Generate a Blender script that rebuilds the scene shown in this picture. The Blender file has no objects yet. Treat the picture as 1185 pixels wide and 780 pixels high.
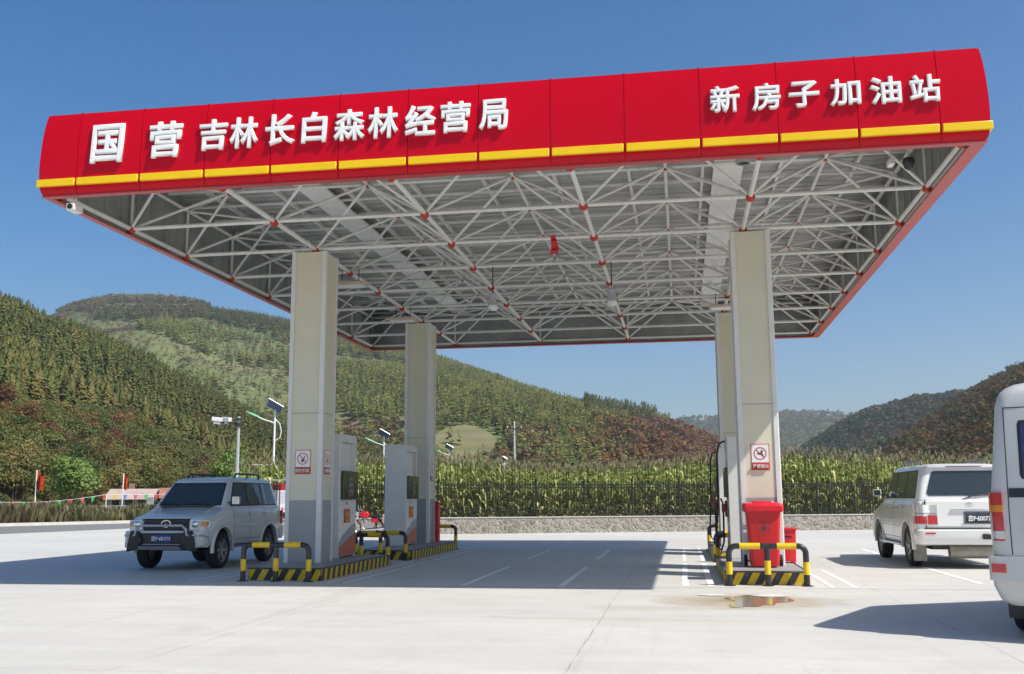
import bpy, bmesh, math, random
import numpy as np
from mathutils import Vector, Matrix, noise
random.seed(7)
rng = np.random.default_rng(11)
sc = bpy.context.scene
COL = sc.collection
PI = math.pi
# ------------------------------------------------------------------ camera (metres; x right, y away, z up)
F, PIT, ROL, YAW, CH = 1163.2, .1583, -.0059, .1641, 1.5
fw = Vector((-math.sin(YAW)*math.cos(PIT), math.cos(YAW)*math.cos(PIT), math.sin(PIT)))
rt = fw.cross(Vector((0, 0, 1))).normalized(); up = rt.cross(fw)
c_, s_ = math.cos(ROL), math.sin(ROL)
rt, up = c_*rt + s_*up, -s_*rt + c_*up
cd = bpy.data.cameras.new('camera'); cam = bpy.data.objects.new('camera', cd); COL.objects.link(cam)
cd.sensor_fit = 'HORIZONTAL'; cd.sensor_width = 36; cd.lens = F/1185*36
cd.clip_start = .1; cd.clip_end = 30000
M = Matrix((rt, up, -fw)).transposed().to_4x4(); M.translation = Vector((0, 0, CH))
cam.matrix_world = M; sc.camera = cam
def bearing(x, y):
    """horizontal bearing and rise per metre of a line of sight, used to survey ridges and far things"""
    d = fw*F + rt*(x-592.5) - up*(y-390)
    h = math.hypot(d.x, d.y)
    return math.atan2(d.x, d.y), d.z/h
def survey(x, y, Y):
    d = fw*F + rt*(x-592.5) - up*(y-390)
    return Vector((0, 0, CH)) + d*(Y/d.y)
# ------------------------------------------------------------------ tags
def tag(o, label=None, cat=None, group=None, kind=None):
    if label: o['label'] = label
    if cat: o['category'] = cat
    if group: o['group'] = group
    if kind: o['kind'] = kind
    return o
def thing(name, label, cat, loc=(0, 0, 0), rz=0, group=None):
    o = bpy.data.objects.new(name, None); o.empty_display_size = .2; COL.objects.link(o)
    o.location = loc; o.rotation_euler = (0, 0, rz)
    return tag(o, label, cat, group)
def copy_tree(o, parent=None, name=None):
    c = o.copy(); COL.objects.link(c)
    c.parent = parent
    for ch in list(o.children): copy_tree(ch, c)
    return c
# ------------------------------------------------------------------ materials
def N(nt, typ, **kw):
    n = nt.nodes.new(typ)
    for k, v in kw.items():
        if k.startswith('i_'): n.inputs[k[2:].replace('_', ' ')].default_value = v
        else: setattr(n, k, v)
    return n
def ramp(nt, fac, stops, interp='LINEAR'):
    r = nt.nodes.new('ShaderNodeValToRGB'); r.color_ramp.interpolation = interp
    e = r.color_ramp.elements
    while len(e) < len(stops): e.new(.5)
    for el, (p, c) in zip(e, stops):
        el.position = p; el.color = tuple(c)+(1,) if len(c) == 3 else c
    nt.links.new(fac, r.inputs[0]); return r.outputs[0]
def mixc(nt, f, a, b, mode='MIX'):
    m = nt.nodes.new('ShaderNodeMix'); m.data_type = 'RGBA'; m.blend_type = mode
    for s, v in ((0, f), (6, a), (7, b)):
        if hasattr(v, 'links'): nt.links.new(v, m.inputs[s])
        else: m.inputs[s].default_value = v if s == 0 or len(v) == 4 else tuple(v)+(1,)
    return m.outputs[2]
def math_(nt, op, a, b=0.0, c=0.0):
    m = nt.nodes.new('ShaderNodeMath'); m.operation = op
    for s, v in ((0, a), (1, b), (2, c)):
        if hasattr(v, 'links'): nt.links.new(v, m.inputs[s])
        else: m.inputs[s].default_value = v
    return m.outputs[0]
def new_mat(name):
    m = bpy.data.materials.new(name); m.use_nodes = True
    nt = m.node_tree; b = nt.nodes['Principled BSDF']
    return m, nt, b
def noise_(nt, scale, detail=4, rough=.55, vec=None, dim='3D'):
    n = nt.nodes.new('ShaderNodeTexNoise'); n.inputs['Scale'].default_value = scale
    n.inputs['Detail'].default_value = detail; n.inputs['Roughness'].default_value = rough
    if vec is not None: nt.links.new(vec, n.inputs['Vector'])
    return n.outputs['Fac']
def pos(nt): return nt.nodes.new('ShaderNodeNewGeometry').outputs['Position']
def objc(nt): return nt.nodes.new('ShaderNodeTexCoord').outputs['Object']
def mat(name, col, rough=.6, metal=0., var=.12, scale=3., bump=0., bscale=40., coat=0., spec=.5, dirt=0., rnd=0., rvar=.05):
    m, nt, b = new_mat(name)
    P = objc(nt)
    n = noise_(nt, scale, 5, .6, P)
    lo = tuple(c*(1-var) for c in col); hi = tuple(min(1, c*(1+var)) for c in col)
    c = ramp(nt, n, [(.3, lo), (.7, hi)])
    if dirt:
        d = noise_(nt, scale*2.7, 6, .7, P)
        f = ramp(nt, d, [(.5, (0, 0, 0)), (.72, (dirt, dirt, dirt))])
        c = mixc(nt, f, c, (.16, .14, .11))
    if rnd:
        oi = nt.nodes.new('ShaderNodeObjectInfo')
        hs = nt.nodes.new('ShaderNodeHueSaturation')
        nt.links.new(c, hs.inputs['Color'])
        nt.links.new(math_(nt, 'MULTIPLY_ADD', oi.outputs['Random'], rnd*.12, .5-rnd*.06), hs.inputs['Hue'])
        nt.links.new(math_(nt, 'MULTIPLY_ADD', oi.outputs['Random'], rnd, 1-rnd/2), hs.inputs['Value'])
        c = hs.outputs[0]
    nt.links.new(c, b.inputs['Base Color'])
    r = ramp(nt, noise_(nt, scale*4, 3, .5, P), [(.3, (max(0, rough-rvar),)*3), (.7, (min(1, rough+rvar),)*3)])
    nt.links.new(r, b.inputs['Roughness'])
    b.inputs['Metallic'].default_value = metal
    b.inputs['Specular IOR Level'].default_value = spec
    if coat: b.inputs['Coat Weight'].default_value = coat; b.inputs['Coat Roughness'].default_value = .05
    if bump:
        bp = nt.nodes.new('ShaderNodeBump'); bp.inputs['Strength'].default_value = bump; bp.inputs['Distance'].default_value = .02
        nt.links.new(noise_(nt, bscale, 4, .6, P), bp.inputs['Height']); nt.links.new(bp.outputs[0], b.inputs['Normal'])
    return m
# ------------------------------------------------------------------ mesh builder
class MB:
    def __init__(s): s.v = []; s.f = []; s.m = []; s.col = None
    def add(s, vs, fs, mi=0):
        o = len(s.v); s.v += [tuple(p) for p in vs]; s.f += [tuple(i+o for i in f) for f in fs]; s.m += [mi]*len(fs); return s
    def box(s, c, d, rz=0, mi=0, mat4=None):
        x, y, z = d[0]/2, d[1]/2, d[2]/2; ca, sa = math.cos(rz), math.sin(rz)
        vs = []
        for k in (-z, z):
            for i, j in ((-x, -y), (x, -y), (x, y), (-x, y)):
                vs.append(Vector((c[0]+i*ca-j*sa, c[1]+i*sa+j*ca, c[2]+k)))
        if mat4: vs = [mat4 @ q for q in vs]
        return s.add(vs, [(0, 3, 2, 1), (4, 5, 6, 7), (0, 1, 5, 4), (1, 2, 6, 5), (2, 3, 7, 6), (3, 0, 4, 7)], mi)
    def bx(s, x0, x1, y0, y1, z0, z1, mi=0):
        return s.box(((x0+x1)/2, (y0+y1)/2, (z0+z1)/2), (x1-x0, y1-y0, z1-z0), 0, mi)
    def tube(s, a, b, r, n=8, r2=None, mi=0, cap=True):
        a = Vector(a); b = Vector(b); d = (b-a).normalized()
        t = Vector((0, 0, 1)) if abs(d.z) < .95 else Vector((1, 0, 0))
        u = d.cross(t).normalized(); w = d.cross(u); r2 = r if r2 is None else r2
        vs = [a+(u*math.cos(2*PI*i/n)+w*math.sin(2*PI*i/n))*r for i in range(n)] + [b+(u*math.cos(2*PI*i/n)+w*math.sin(2*PI*i/n))*r2 for i in range(n)]
        fs = [(i, i+n, (i+1) % n+n, (i+1) % n) for i in range(n)]
        if cap: fs += [tuple(range(n)), tuple(reversed(range(n, 2*n)))]
        return s.add(vs, fs, mi)
    def path(s, pts, r, n=8, mi=0, closed=False):
        pts = [Vector(p) for p in pts]; L = len(pts); rings = []
        prev = None
        rr = r if isinstance(r, (list, tuple)) else [r]*L
        for i, p in enumerate(pts):
            if closed: d = (pts[(i+1) % L]-pts[i-1]).normalized()
            else: d = (pts[min(i+1, L-1)]-pts[max(i-1, 0)]).normalized()
            if prev is None:
                t = Vector((0, 0, 1)) if abs(d.z) < .9 else Vector((1, 0, 0)); u = d.cross(t).normalized()
            else: u = (prev - d*prev.dot(d)).normalized()
            prev = u; w = d.cross(u)
            rings.append([p+(u*math.cos(2*PI*k/n)+w*math.sin(2*PI*k/n))*rr[i] for k in range(n)])
        return s.loft(rings, closed, mi)
    def loft(s, rings, closed=False, mi=0, cap=True):
        n = len(rings[0]); L = len(rings); vs = [q for r in rings for q in r]; fs = []
        for i in range(L if closed else L-1):
            a = i*n; b = ((i+1) % L)*n
            for k in range(n): fs.append((a+k, b+k, b+(k+1) % n, a+(k+1) % n))
        if not closed and cap: fs += [tuple(range(n)), tuple(reversed(range((L-1)*n, L*n)))]
        return s.add(vs, fs, mi)
    def prism(s, pts, f0, f1, mi=0):
        """pts 2d; f0,f1 map a 2d point to 3d front and back"""
        n = len(pts); vs = [f0(*p) for p in pts]+[f1(*p) for p in pts]
        return s.add(vs, [tuple(reversed(range(n))), tuple(range(n, 2*n))]+[(i, (i+1) % n, (i+1) % n+n, i+n) for i in range(n)], mi)
    def ball(s, c, r, n=8, m=5, sz=1., mi=0):
        rings = []
        for j in range(1, m):
            th = PI*j/m; rings.append([Vector((c[0]+r*math.sin(th)*math.cos(2*PI*i/n), c[1]+r*math.sin(th)*math.sin(2*PI*i/n), c[2]-r*sz*math.cos(th))) for i in range(n)])
        o = len(s.v)
        s.loft(rings, mi=mi)
        return s
    def lathe(s, prof, c, axis='Z', n=24, mi=0, closed=False, cap=True):
        rings = []
        for r, h in prof:
            ring = []
            for i in range(n):
                a = 2*PI*i/n; x, y = r*math.cos(a), r*math.sin(a)
                if axis == 'Z': q = (c[0]+x, c[1]+y, c[2]+h)
                elif axis == 'X': q = (c[0]+h, c[1]+x, c[2]+y)
                else: q = (c[0]+x, c[1]+h, c[2]+y)
                ring.append(q)
            rings.append(ring)
        return s.loft(rings, closed, mi, cap)
    def build(s, name, mats, parent=None, smooth=None, bevel=0, seg=2, loc=None):
        me = bpy.data.meshes.new(name); me.from_pydata(s.v, [], s.f)
        mats = mats if isinstance(mats, (list, tuple)) else [mats]
        for m in mats: me.materials.append(m)
        if len(mats) > 1: me.polygons.foreach_set('material_index', s.m)
        bm = bmesh.new(); bm.from_mesh(me); bmesh.ops.recalc_face_normals(bm, faces=bm.faces); bm.to_mesh(me); bm.free()
        if smooth is not None:
            me.polygons.foreach_set('use_smooth', [True]*len(me.polygons)); me.set_sharp_from_angle(angle=math.radians(smooth))
        o = bpy.data.objects.new(name, me); COL.objects.link(o)
        if parent: o.parent = parent
        if loc: o.location = loc
        if bevel:
            b = o.modifiers.new('bevel', 'BEVEL'); b.width = bevel; b.segments = seg; b.limit_method = 'ANGLE'; b.angle_limit = math.radians(40)
            me.polygons.foreach_set('use_smooth', [True]*len(me.polygons)); me.set_sharp_from_angle(angle=math.radians(50))
        return o
def structure(o): o['kind'] = 'structure'; return o
def text_mesh(name, s, w, h, depth, m, parent, fx, bold=.02, bev=0., res=4):
    """solid lettering: s fitted into w x h, fx maps (x, y, z-out) to space"""
    cu = bpy.data.curves.new(name, 'FONT'); cu.body = s; cu.size = 1; cu.offset = bold; cu.extrude = depth/2; cu.resolution_u = res
    cu.bevel_depth = bev; cu.bevel_resolution = 1; cu.align_x = 'CENTER'
    t = bpy.data.objects.new('tmp_text', cu); COL.objects.link(t)
    dg = bpy.context.evaluated_depsgraph_get(); dg.update()
    me = bpy.data.meshes.new_from_object(t.evaluated_get(dg)); me.name = name
    bpy.data.objects.remove(t); bpy.data.curves.remove(cu)
    n = len(me.vertices)
    if n == 0: raise RuntimeError('no glyph '+s)
    a = np.zeros(n*3); me.vertices.foreach_get('co', a); a = a.reshape(-1, 3)
    lo, hi = a.min(0), a.max(0)
    out = []
    for x, y, z in a: out += list(fx(((x-lo[0])/(hi[0]-lo[0])-.5)*w, ((y-lo[1])/(hi[1]-lo[1])-.5)*h, z-lo[2]))
    me.vertices.foreach_set('co', out); me.materials.clear(); me.materials.append(m); me.update()
    o = bpy.data.objects.new(name, me); COL.objects.link(o); o.parent = parent
    return o
def on_front(cx, cy, cz):      # lettering facing -y
    return lambda x, y, z: (cx+x, cy-z, cz+y)
# ------------------------------------------------------------------ shared paints
RED = mat('fascia_red', (.54, .001, .012), .13, 0, .05, .35, spec=.22, bump=.10, bscale=.9, rvar=.03)
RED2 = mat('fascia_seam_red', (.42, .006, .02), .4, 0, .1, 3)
YEL = mat('strip_yellow', (.86, .56, .0), .35, 0, .05, 3)
WHITE = mat('letter_white', (.80, .80, .78), .4, 0, .03, 6)
STEEL = mat('truss_paint', (.69, .685, .65), .45, 0, .06, 4, dirt=.2)
NODE = mat('node_red_primer', (.42, .035, .012), .5, 0, .2, 9)
GALV = mat('galvanised_sheet', (.31, .32, .31), .42, .35, .25, 1.4)
BLACK = mat('black_paint', (.02, .02, .022), .4, 0, .2, 8)
DARK = mat('dark_plastic', (.03, .03, .033), .45, 0, .2, 8)
RUBBER = mat('tyre_rubber', (.022, .022, .022), .8, 0, .3, 12)
ALU = mat('cladding_trim', (.70, .69, .66), .38, 0, .04, 5)
BEIGE = mat('cladding_beige', (.66, .625, .48), .5, 0, .04, 1.2, dirt=.05)
GREYP = mat('cladding_grey', (.335, .335, .33), .5, 0, .06, 2, dirt=.1)
SHEETW = mat('white_sheet_metal', (.74, .725, .68), .35, 0, .04, 4, coat=.2, dirt=.08)
GLASSY = mat('dark_glass', (.02, .024, .026), .07, 0, .1, 1, spec=.8)
CHROME = mat('chrome', (.75, .76, .78), .14, 1, .05, 4)
SIGNW = mat('sign_white', (.8, .8, .79), .5, 0, .03, 9)
SIGNR = mat('sign_red', (.52, .05, .035), .5, 0, .06, 9)
SIGNK = mat('sign_ink', (.05, .06, .06), .6, 0, .1, 9)
def roof_mat():
    m, nt, b = new_mat('corrugated_roof_sheet')
    P = objc(nt); sep = nt.nodes.new('ShaderNodeSeparateXYZ'); nt.links.new(P, sep.inputs[0])
    n = noise_(nt, .8, 6, .65, P)
    vm = nt.nodes.new('ShaderNodeMapping'); vm.inputs['Scale'].default_value = (.35, 5, 1); nt.links.new(P, vm.inputs[0])
    n2 = noise_(nt, 1.5, 5, .7, vm.outputs[0])
    c = ramp(nt, n, [(.3, (.27, .28, .275)), (.7, (.42, .42, .405))])
    c = mixc(nt, ramp(nt, n2, [(.4, (0, 0, 0)), (.7, (.6, .6, .6))]), c, (.46, .455, .43))
    nt.links.new(c, b.inputs['Base Color']); b.inputs['Roughness'].default_value = .4; b.inputs['Metallic'].default_value = .3
    return m
ROOFM = roof_mat()
# ------------------------------------------------------------------ canopy
GX0, GY0, BXX, BYY, ZC, DZ = -10.35, 15.205, 2.926, 2.222, 6.68, .985
OX0, OX1, OY0, OY1 = -10.46, 4.515, 14.84, 33.2
gx = lambda i: GX0+i*BXX
gy = lambda j: GY0+j*BYY
can = thing('canopy', 'big flat petrol station canopy with red fascia, white Chinese letters and steel space frame', 'canopy', (-2.95, 24, 0))
def cp(mb, name, m, parent=None, **k):
    """canopy parts are modelled in world metres"""
    o = mb.build(name, m, **k)
    o.parent = parent or can
    if o.parent is can: o.matrix_parent_inverse = Matrix.Translation(-Vector(can.location))
    return o
PROF = [(-.01, 6.56), (.02, 6.60), (.04, 6.68), (.055, 6.84), (.06, 7.05), (.055, 7.28), (.045, 7.5), (.028, 7.72), (.010, 7.87), (-.008, 7.975)]
def shell(xa, xb, mitre_a, mitre_b, thick=.03, inset=0.):
    mb = MB(); ro, ri = [], []
    secs = []
    for x, mt in ((xa, mitre_a), (xb, mitre_b)):
        out = [(x+mt*(o-inset), OY0-(o-inset), z) for o, z in PROF]
        inn = [(x+mt*(o-inset-thick), OY0-(o-inset-thick), z) for o, z in PROF]
        secs.append(out+inn[::-1])
    mb.loft(secs); return mb
seams = [OX0]+[-9.83+1.1433*k for k in range(13)]+[OX1]
for k in range(14):
    a, b = seams[k], seams[k+1]
    g = .005
    fp = cp(shell(a+(g if k else 0), b-(g if k < 13 else 0), -1 if k == 0 else 0, 1 if k == 13 else 0), 'fascia_panel', RED, smooth=30)
    st = MB(); e0 = -.082 if k == 0 else .022; e1 = .082 if k == 13 else -.022
    st.bx(a+e0, b+e1, OY0-.085, OY0-.03, 6.70, 6.825)
    s = cp(st, 'accent_strip', YEL, fp, bevel=.01)
    if k in (1, 3, 6, 9, 11):          # rivet clips on the top edge
        pass
    mb = MB()
    if k < 13: mb.box((b, OY0+.03, 7.98), (.035, .04, .03)); cp(mb, 'seam_clip', RED2, fp)
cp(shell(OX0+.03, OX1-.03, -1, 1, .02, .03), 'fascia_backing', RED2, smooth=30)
cap = MB(); cap.bx(OX0+.03, OX1-.03, OY0+.02, OY0+.12, 7.965, 7.985); cp(cap, 'fascia_cap', RED2)
# side and rear fascia: same profile swept round the other three sides
def side(points, name, strips=True):
    mb = MB(); secs = []
    for (x, y), (mx, my) in points:
        out = [(x+mx*o, y+my*o, z) for o, z in PROF]; inn = [(x+mx*(o-.03), y+my*(o-.03), z) for o, z in PROF]
        secs.append(out+inn[::-1])
    mb.loft(secs); o = cp(mb, name, RED, smooth=30)
    (xa, ya), (ma, na) = points[0]; (xb, yb), (mb_, nb) = points[1]
    L = math.hypot(xb-xa, yb-ya); n = max(1, round(L/1.143))
    s = MB()
    for i in range(n):
        t0, t1 = (i+.02)/n, (i+.98)/n
        x0, x1 = xa+(xb-xa)*t0, xa+(xb-xa)*t1; y0, y1 = ya+(yb-ya)*t0, ya+(yb-ya)*t1
        if abs(xb-xa) < .1: sx = ma/abs(ma); s.bx(*(sorted((xa+sx*.03, xa+sx*.080))), min(y0, y1), max(y0, y1), 6.70, 6.825)
        else: s.bx(min(x0, x1), max(x0, x1), ya+.03, ya+.080, 6.70, 6.825)
    cp(s, 'accent_strip', YEL, o)
side([((OX0, OY0), (-1, -1)), ((OX0, OY1), (-1, 1))], 'side_fascia')
side([((OX1, OY0), (1, -1)), ((OX1, OY1), (1, 1))], 'side_fascia')
side([((OX0, OY1), (-1, 1)), ((OX1, OY1), (1, 1))], 'rear_fascia')
# underside lip
lip = MB(); z0, z1 = 6.535, 6.558; w = .20
lip.bx(OX0-.01, OX1+.01, OY0-.01, OY0+.12, z0, z1); lip.bx(OX0-.01, OX1+.01, OY1-w, OY1+.01, z0, z1)
lip.bx(OX0-.01, OX0+.12, OY0+.12, OY1-w, z0, z1); lip.bx(OX1-w, OX1+.01, OY0+.12, OY1-w, z0, z1)
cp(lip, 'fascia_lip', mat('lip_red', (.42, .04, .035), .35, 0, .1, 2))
# grey inner sheets with standing seams
inn = MB()
def inner(x0, y0, x1, y1):
    L = math.hypot(x1-x0, y1-y0); n = int(L/.55); dx, dy = (x1-x0)/L, (y1-y0)/L
    inn.box(((x0+x1)/2, (y0+y1)/2, 7.26), (L if abs(dx) > .5 else .012, L if abs(dy) > .5 else .012, 1.34))
    for i in range(1, n):
        t = i/n; inn.box((x0+(x1-x0)*t, y0+(y1-y0)*t, 7.26), (.03, .03, 1.33))
inner(OX0+.045, OY0+.1, OX0+.045, OY1-.1); inner(OX1-.045, OY0+.1, OX1-.045, OY1-.1)
inner(OX0+.05, OY1-.05, OX1-.05, OY1-.05); inner(OX0+.05, OY0+.14, OX1-.05, OY0+.14)
cp(inn, 'inner_lining', GALV)
for x in (OX0+.10, OX1-.14):
    cp(MB().tube((x, OY0+.15, 6.66), (x, OY1-.15, 6.66), .032, 8), 'edge_rail', STEEL, smooth=40)
# roof sheet: trapezoidal ribs running along x
rf = MB(); y = OY0+.16; pitch = .29; pts = []
while y < OY1-.1:
    pts += [(y, 7.90), (y+.19, 7.90), (y+.215, 7.945), (y+.265, 7.945)]; y += pitch
top = [(OX0+.06, a, z) for a, z in pts]+[(OX0+.06, a, z+.02) for a, z in reversed(pts)]
bot = [(OX1-.06, a, z) for a, z in pts]+[(OX1-.06, a, z+.02) for a, z in reversed(pts)]
cp(MB().loft([top, bot]), 'roof_sheet', ROOFM)
for i in range(5):
    for s in (-.72, .72):
        x = gx(i+.5)+s; cp(MB().bx(x-.03, x+.03, OY0+.2, OY1-.2, 7.81, 7.895), 'purlin', STEEL)
for j in range(17):
    y = OY0+.7+j*1.08; cp(MB().bx(OX0+.1, OX1-.1, y-.025, y+.025, 7.765, 7.808), 'purlin', STEEL)
for x in (-7.22, 1.08):
    g = MB(); g.bx(x-.26, x+.26, OY0+.2, OY1-.2, 7.71, 7.73); g.bx(x-.28, x-.26, OY0+.2, OY1-.2, 7.71, 7.76); g.bx(x+.26, x+.28, OY0+.2, OY1-.2, 7.71, 7.76)
    cp(g, 'roof_gutter', mat('gutter_paint', (.74, .74, .71), .45, 0, .08, 1.2))
# space frame
ZU = ZC+DZ
for i in range(6): cp(MB().tube((gx(i), gy(0), ZC), (gx(i), gy(8), ZC), .043, 8), 'lower_chord', STEEL, smooth=40)
for j in range(9): cp(MB().tube((gx(0), gy(j), ZC), (gx(5), gy(j), ZC), .040, 8), 'lower_chord', STEEL, smooth=40)
for i in range(5): cp(MB().tube((gx(i+.5), gy(.5), ZU), (gx(i+.5), gy(7.5), ZU), .036, 8), 'upper_chord', STEEL, smooth=40)
for j in range(8): cp(MB().tube((gx(.5) , gy(j+.5), ZU), (gx(4.5), gy(j+.5), ZU), .036, 8), 'upper_chord', STEEL, smooth=40)
for i in range(5):
    for j in range(8):
        m_ = MB(); a = (gx(i+.5), gy(j+.5), ZU)
        for u, v in ((0, 0), (1, 0), (0, 1), (1, 1)): m_.tube(a, (gx(i+u), gy(j+v), ZC), .029, 8)
        m_.tube(a, (a[0], a[1], 7.81), .03, 6)
        cp(m_, 'web_struts', STEEL, smooth=40)
# edge trusses on both long sides
for i in (0, 5):
    e = MB(); x = gx(i)
    for j in range(9): e.tube((x, gy(j), ZC), (x, gy(j), ZU), .03, 6)
    e.tube((x, gy(0), ZU), (x, gy(8), ZU), .04, 6)
    xi = gx(.5 if i == 0 else 4.5)
    for j in range(8): e.tube((x, gy(j), ZU), (xi, gy(j+.5), ZU), .028, 6); e.tube((x, gy(j+1), ZU), (xi, gy(j+.5), ZU), .028, 6)
    cp(e, 'edge_truss', STEEL, smooth=40)
for j in (0, 8):
    e = MB(); y = gy(j)
    for i in range(6): e.tube((gx(i), y, ZC), (gx(i), y, ZU), .03, 6)
    e.tube((gx(0), y, ZU), (gx(5), y, ZU), .04, 6)
    yi = gy(.5 if j == 0 else 7.5)
    for i in range(5): e.tube((gx(i), y, ZU), (gx(i+.5), yi, ZU), .028, 6); e.tube((gx(i+1), y, ZU), (gx(i+.5), yi, ZU), .028, 6)
    cp(e, 'edge_truss', STEEL, smooth=40)
nb = MB().ball((0, 0, 0), .088, 10, 7); node0 = None
def place(mesh_o, name, p, first):
    o = mesh_o if first else mesh_o.copy()
    if not first: COL.objects.link(o); o.parent = can
    o.location = Vector(p)-Vector(can.location)
    return o
nodeo = nb.build('lower_node', NODE, can, smooth=60)
ft = True
for i in range(6):
    for j in range(9): place(nodeo, 'lower_node', (gx(i), gy(j), ZC-.018), ft); ft = False
nodeu = MB().ball((0, 0, 0), .062, 8, 6).build('upper_node', NODE, can, smooth=60); ft = True
for i in range(5):
    for j in range(8): place(nodeu, 'upper_node', (gx(i+.5), gy(j+.5), ZU-.012), ft); ft = False
nodee = MB().ball((0, 0, 0), .05, 8, 6).build('edge_node', NODE, can, smooth=60); ft = True
for i in (0, 5):
    for j in range(1, 8): place(nodee, 'edge_node', (gx(i), gy(j), ZU), ft); ft = False
# letters
for ch, x, z, w, h in [('国', -9.28, 7.425, .59, .71), ('营', -8.24, 7.425, .60, .66), ('吉', -7.40, 7.45, .50, .56), ('林', -6.86, 7.45, .50, .56), ('长', -6.24, 7.46, .52, .56), ('白', -5.66, 7.46, .43, .55), ('森', -5.07, 7.46, .53, .55), ('林', -4.51, 7.46, .52, .55), ('经', -3.90, 7.46, .52, .54), ('营', -3.33, 7.47, .50, .54), ('局', -2.72, 7.47, .48, .53),
                       ('新', .83, 7.46, .46, .45), ('房', 1.44, 7.455, .44, .45), ('子', 1.99, 7.455, .46, .43), ('加', 2.58, 7.44, .46, .44), ('油', 3.15, 7.43, .46, .44), ('站', 3.70, 7.42, .45, .44)]:
    tl = .16
    fx = (lambda x, z: (lambda a, b, c: (x+a+2.95, OY0-.034-c+b*.07-24, z-.04+b)))(x, z)
    o = text_mesh('letter', ch, w*.97, h*.97, .02, WHITE, can, fx, bold=0, bev=.028)
# columns
def sign_panel(parent, words, cx, y, cz, w=.34, h=.49, face='front', pict='phone'):
    """square warning sign: red border, prohibition ring, red caption with white lettering"""
    if face == 'front': T = lambda a, b, d: (cx+a, y-d, cz+b)
    else: T = lambda a, b, d: (y+d, cx+a, cz+b)
    def slab(mb, x0, x1, z0, z1, d0, d1, mi=0):
        pts = [(x0, z0), (x1, z0), (x1, z1), (x0, z1)]
        mb.prism(pts, lambda a, b: T(a, b, d0), lambda a, b: T(a, b, d1), mi)
    mb = MB(); slab(mb, -w/2, w/2, -h/2, h/2, 0, .004)
    s = cp(mb, 'warning_sign', SIGNR, parent)
    mb = MB(); slab(mb, -w/2+.014, w/2-.014, -h/2+.145, h/2-.014, .0045, .007); cp(mb, 'sign_face', SIGNW, s)
    R, cz2 = .118, .065
    mb = MB(); n = 32
    def ring(r0, r1):
        for i in range(n):
            a, b = 2*PI*i/n, 2*PI*(i+1)/n
            q = [(r0*math.cos(a), r0*math.sin(a)+cz2), (r1*math.cos(a), r1*math.sin(a)+cz2), (r1*math.cos(b), r1*math.sin(b)+cz2), (r0*math.cos(b), r0*math.sin(b)+cz2)]
            mb.add([T(u, v, .010) for u, v in q], [(0, 1, 2, 3)])
    ring(R-.017, R)
    d = .0085; c = math.sqrt(.5); L = R-.012
    q = [(-L*c-d*c, L*c-d*c), (-L*c+d*c, L*c+d*c), (L*c+d*c, -L*c+d*c), (L*c-d*c, -L*c-d*c)]
    mb.add([T(u, v+cz2, .0105) for u, v in q], [(0, 1, 2, 3)]); cp(mb, 'prohibition_ring', SIGNR, s)
    mb = MB()
    if pict == 'phone': P_ = [(-.035, -.06), (.01, -.07), (.05, .05), (.035, .06), (.012, .0), (-.03, -.02)]
    else: P_ = [(-.06, -.012), (.02, -.03), (.05, -.06), (.065, -.03), (.04, .0), (.055, .05), (.02, .075), (.01, .02), (-.05, .012)]
    mb.add([T(u, v+cz2, .0085) for u, v in P_], [tuple(range(len(P_)))]); cp(mb, 'pictogram', SIGNK, s)
    if face == 'front': fx = lambda a, b, c: (cx+a, y-.0075-c, cz-h/2+.072+b)
    else: fx = lambda a, b, c: (y+.0075+c, cx+a, cz-h/2+.072+b)
    text_mesh('sign_lettering', words, w*.86, .075, .004, SIGNW, s, fx, bold=0, bev=.02, res=2)
for ci, (x0, y0) in enumerate(((-7.893, 19.54), (1.104, 19.54), (-7.893, 28.43), (1.104, 28.43))):
    x1, y1 = x0+.738, y0+.74; xm, ym = (x0+x1)/2, (y0+y1)/2; zt = 6.60; zb = .235
    mb = MB(); mb.bx(x0+.01, x1-.01, y0+.01, y1-.01, 1.47, zt)
    col = cp(mb, 'column', BEIGE)
    cp(MB().bx(x0+.0095, x1-.0095, y0+.0095, y1-.0095, zb, 1.468), 'base_cladding', GREYP, col)
    jt = MB()
    jt.bx(x0+.008, x1-.008, y0+.008, y1-.008, 3.22, 3.232)
    cp(jt, 'cladding_joint', mat('joint_dark', (.25, .24, .2), .7), col)
    for a, b, sx, sy in ((x0, y0, 1, 1), (x1, y0, -1, 1), (x0, y1, 1, -1), (x1, y1, -1, -1)):
        t = MB(); r = .095
        pts = [(a+sx*r, b), (a+sx*.02, b), (a+sx*.006, b+sy*.006), (a, b+sy*.02), (a, b+sy*r), (a+sx*.02, b+sy*r), (a+sx*r, b+sy*.02)]
        pts = [(p[0]-sx*.012, p[1]-sy*.012) for p in pts]
        t.prism(pts, lambda u, v: (u, v, zb+.002), lambda u, v: (u, v, zt+.01)); cp(t, 'corner_trim', ALU, col)
    cp(MB().bx(xm-.12, xm+.12, ym-.12, ym+.12, zt, ZC), 'column_head', STEEL, col)
    if ci == 0:
        sign_panel(col, '禁打手机', -7.55, y0+.008, 2.235); sign_panel(col, '禁打手机', ym-.02, x1-.008, 2.235, face='side')
    if ci == 1: sign_panel(col, '严禁烟火', 1.485, y0+.008, 2.225, pict='flame')
    if ci == 2: sign_panel(col, '禁打手机', ym, x1-.008, 2.235, face='side')
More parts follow.
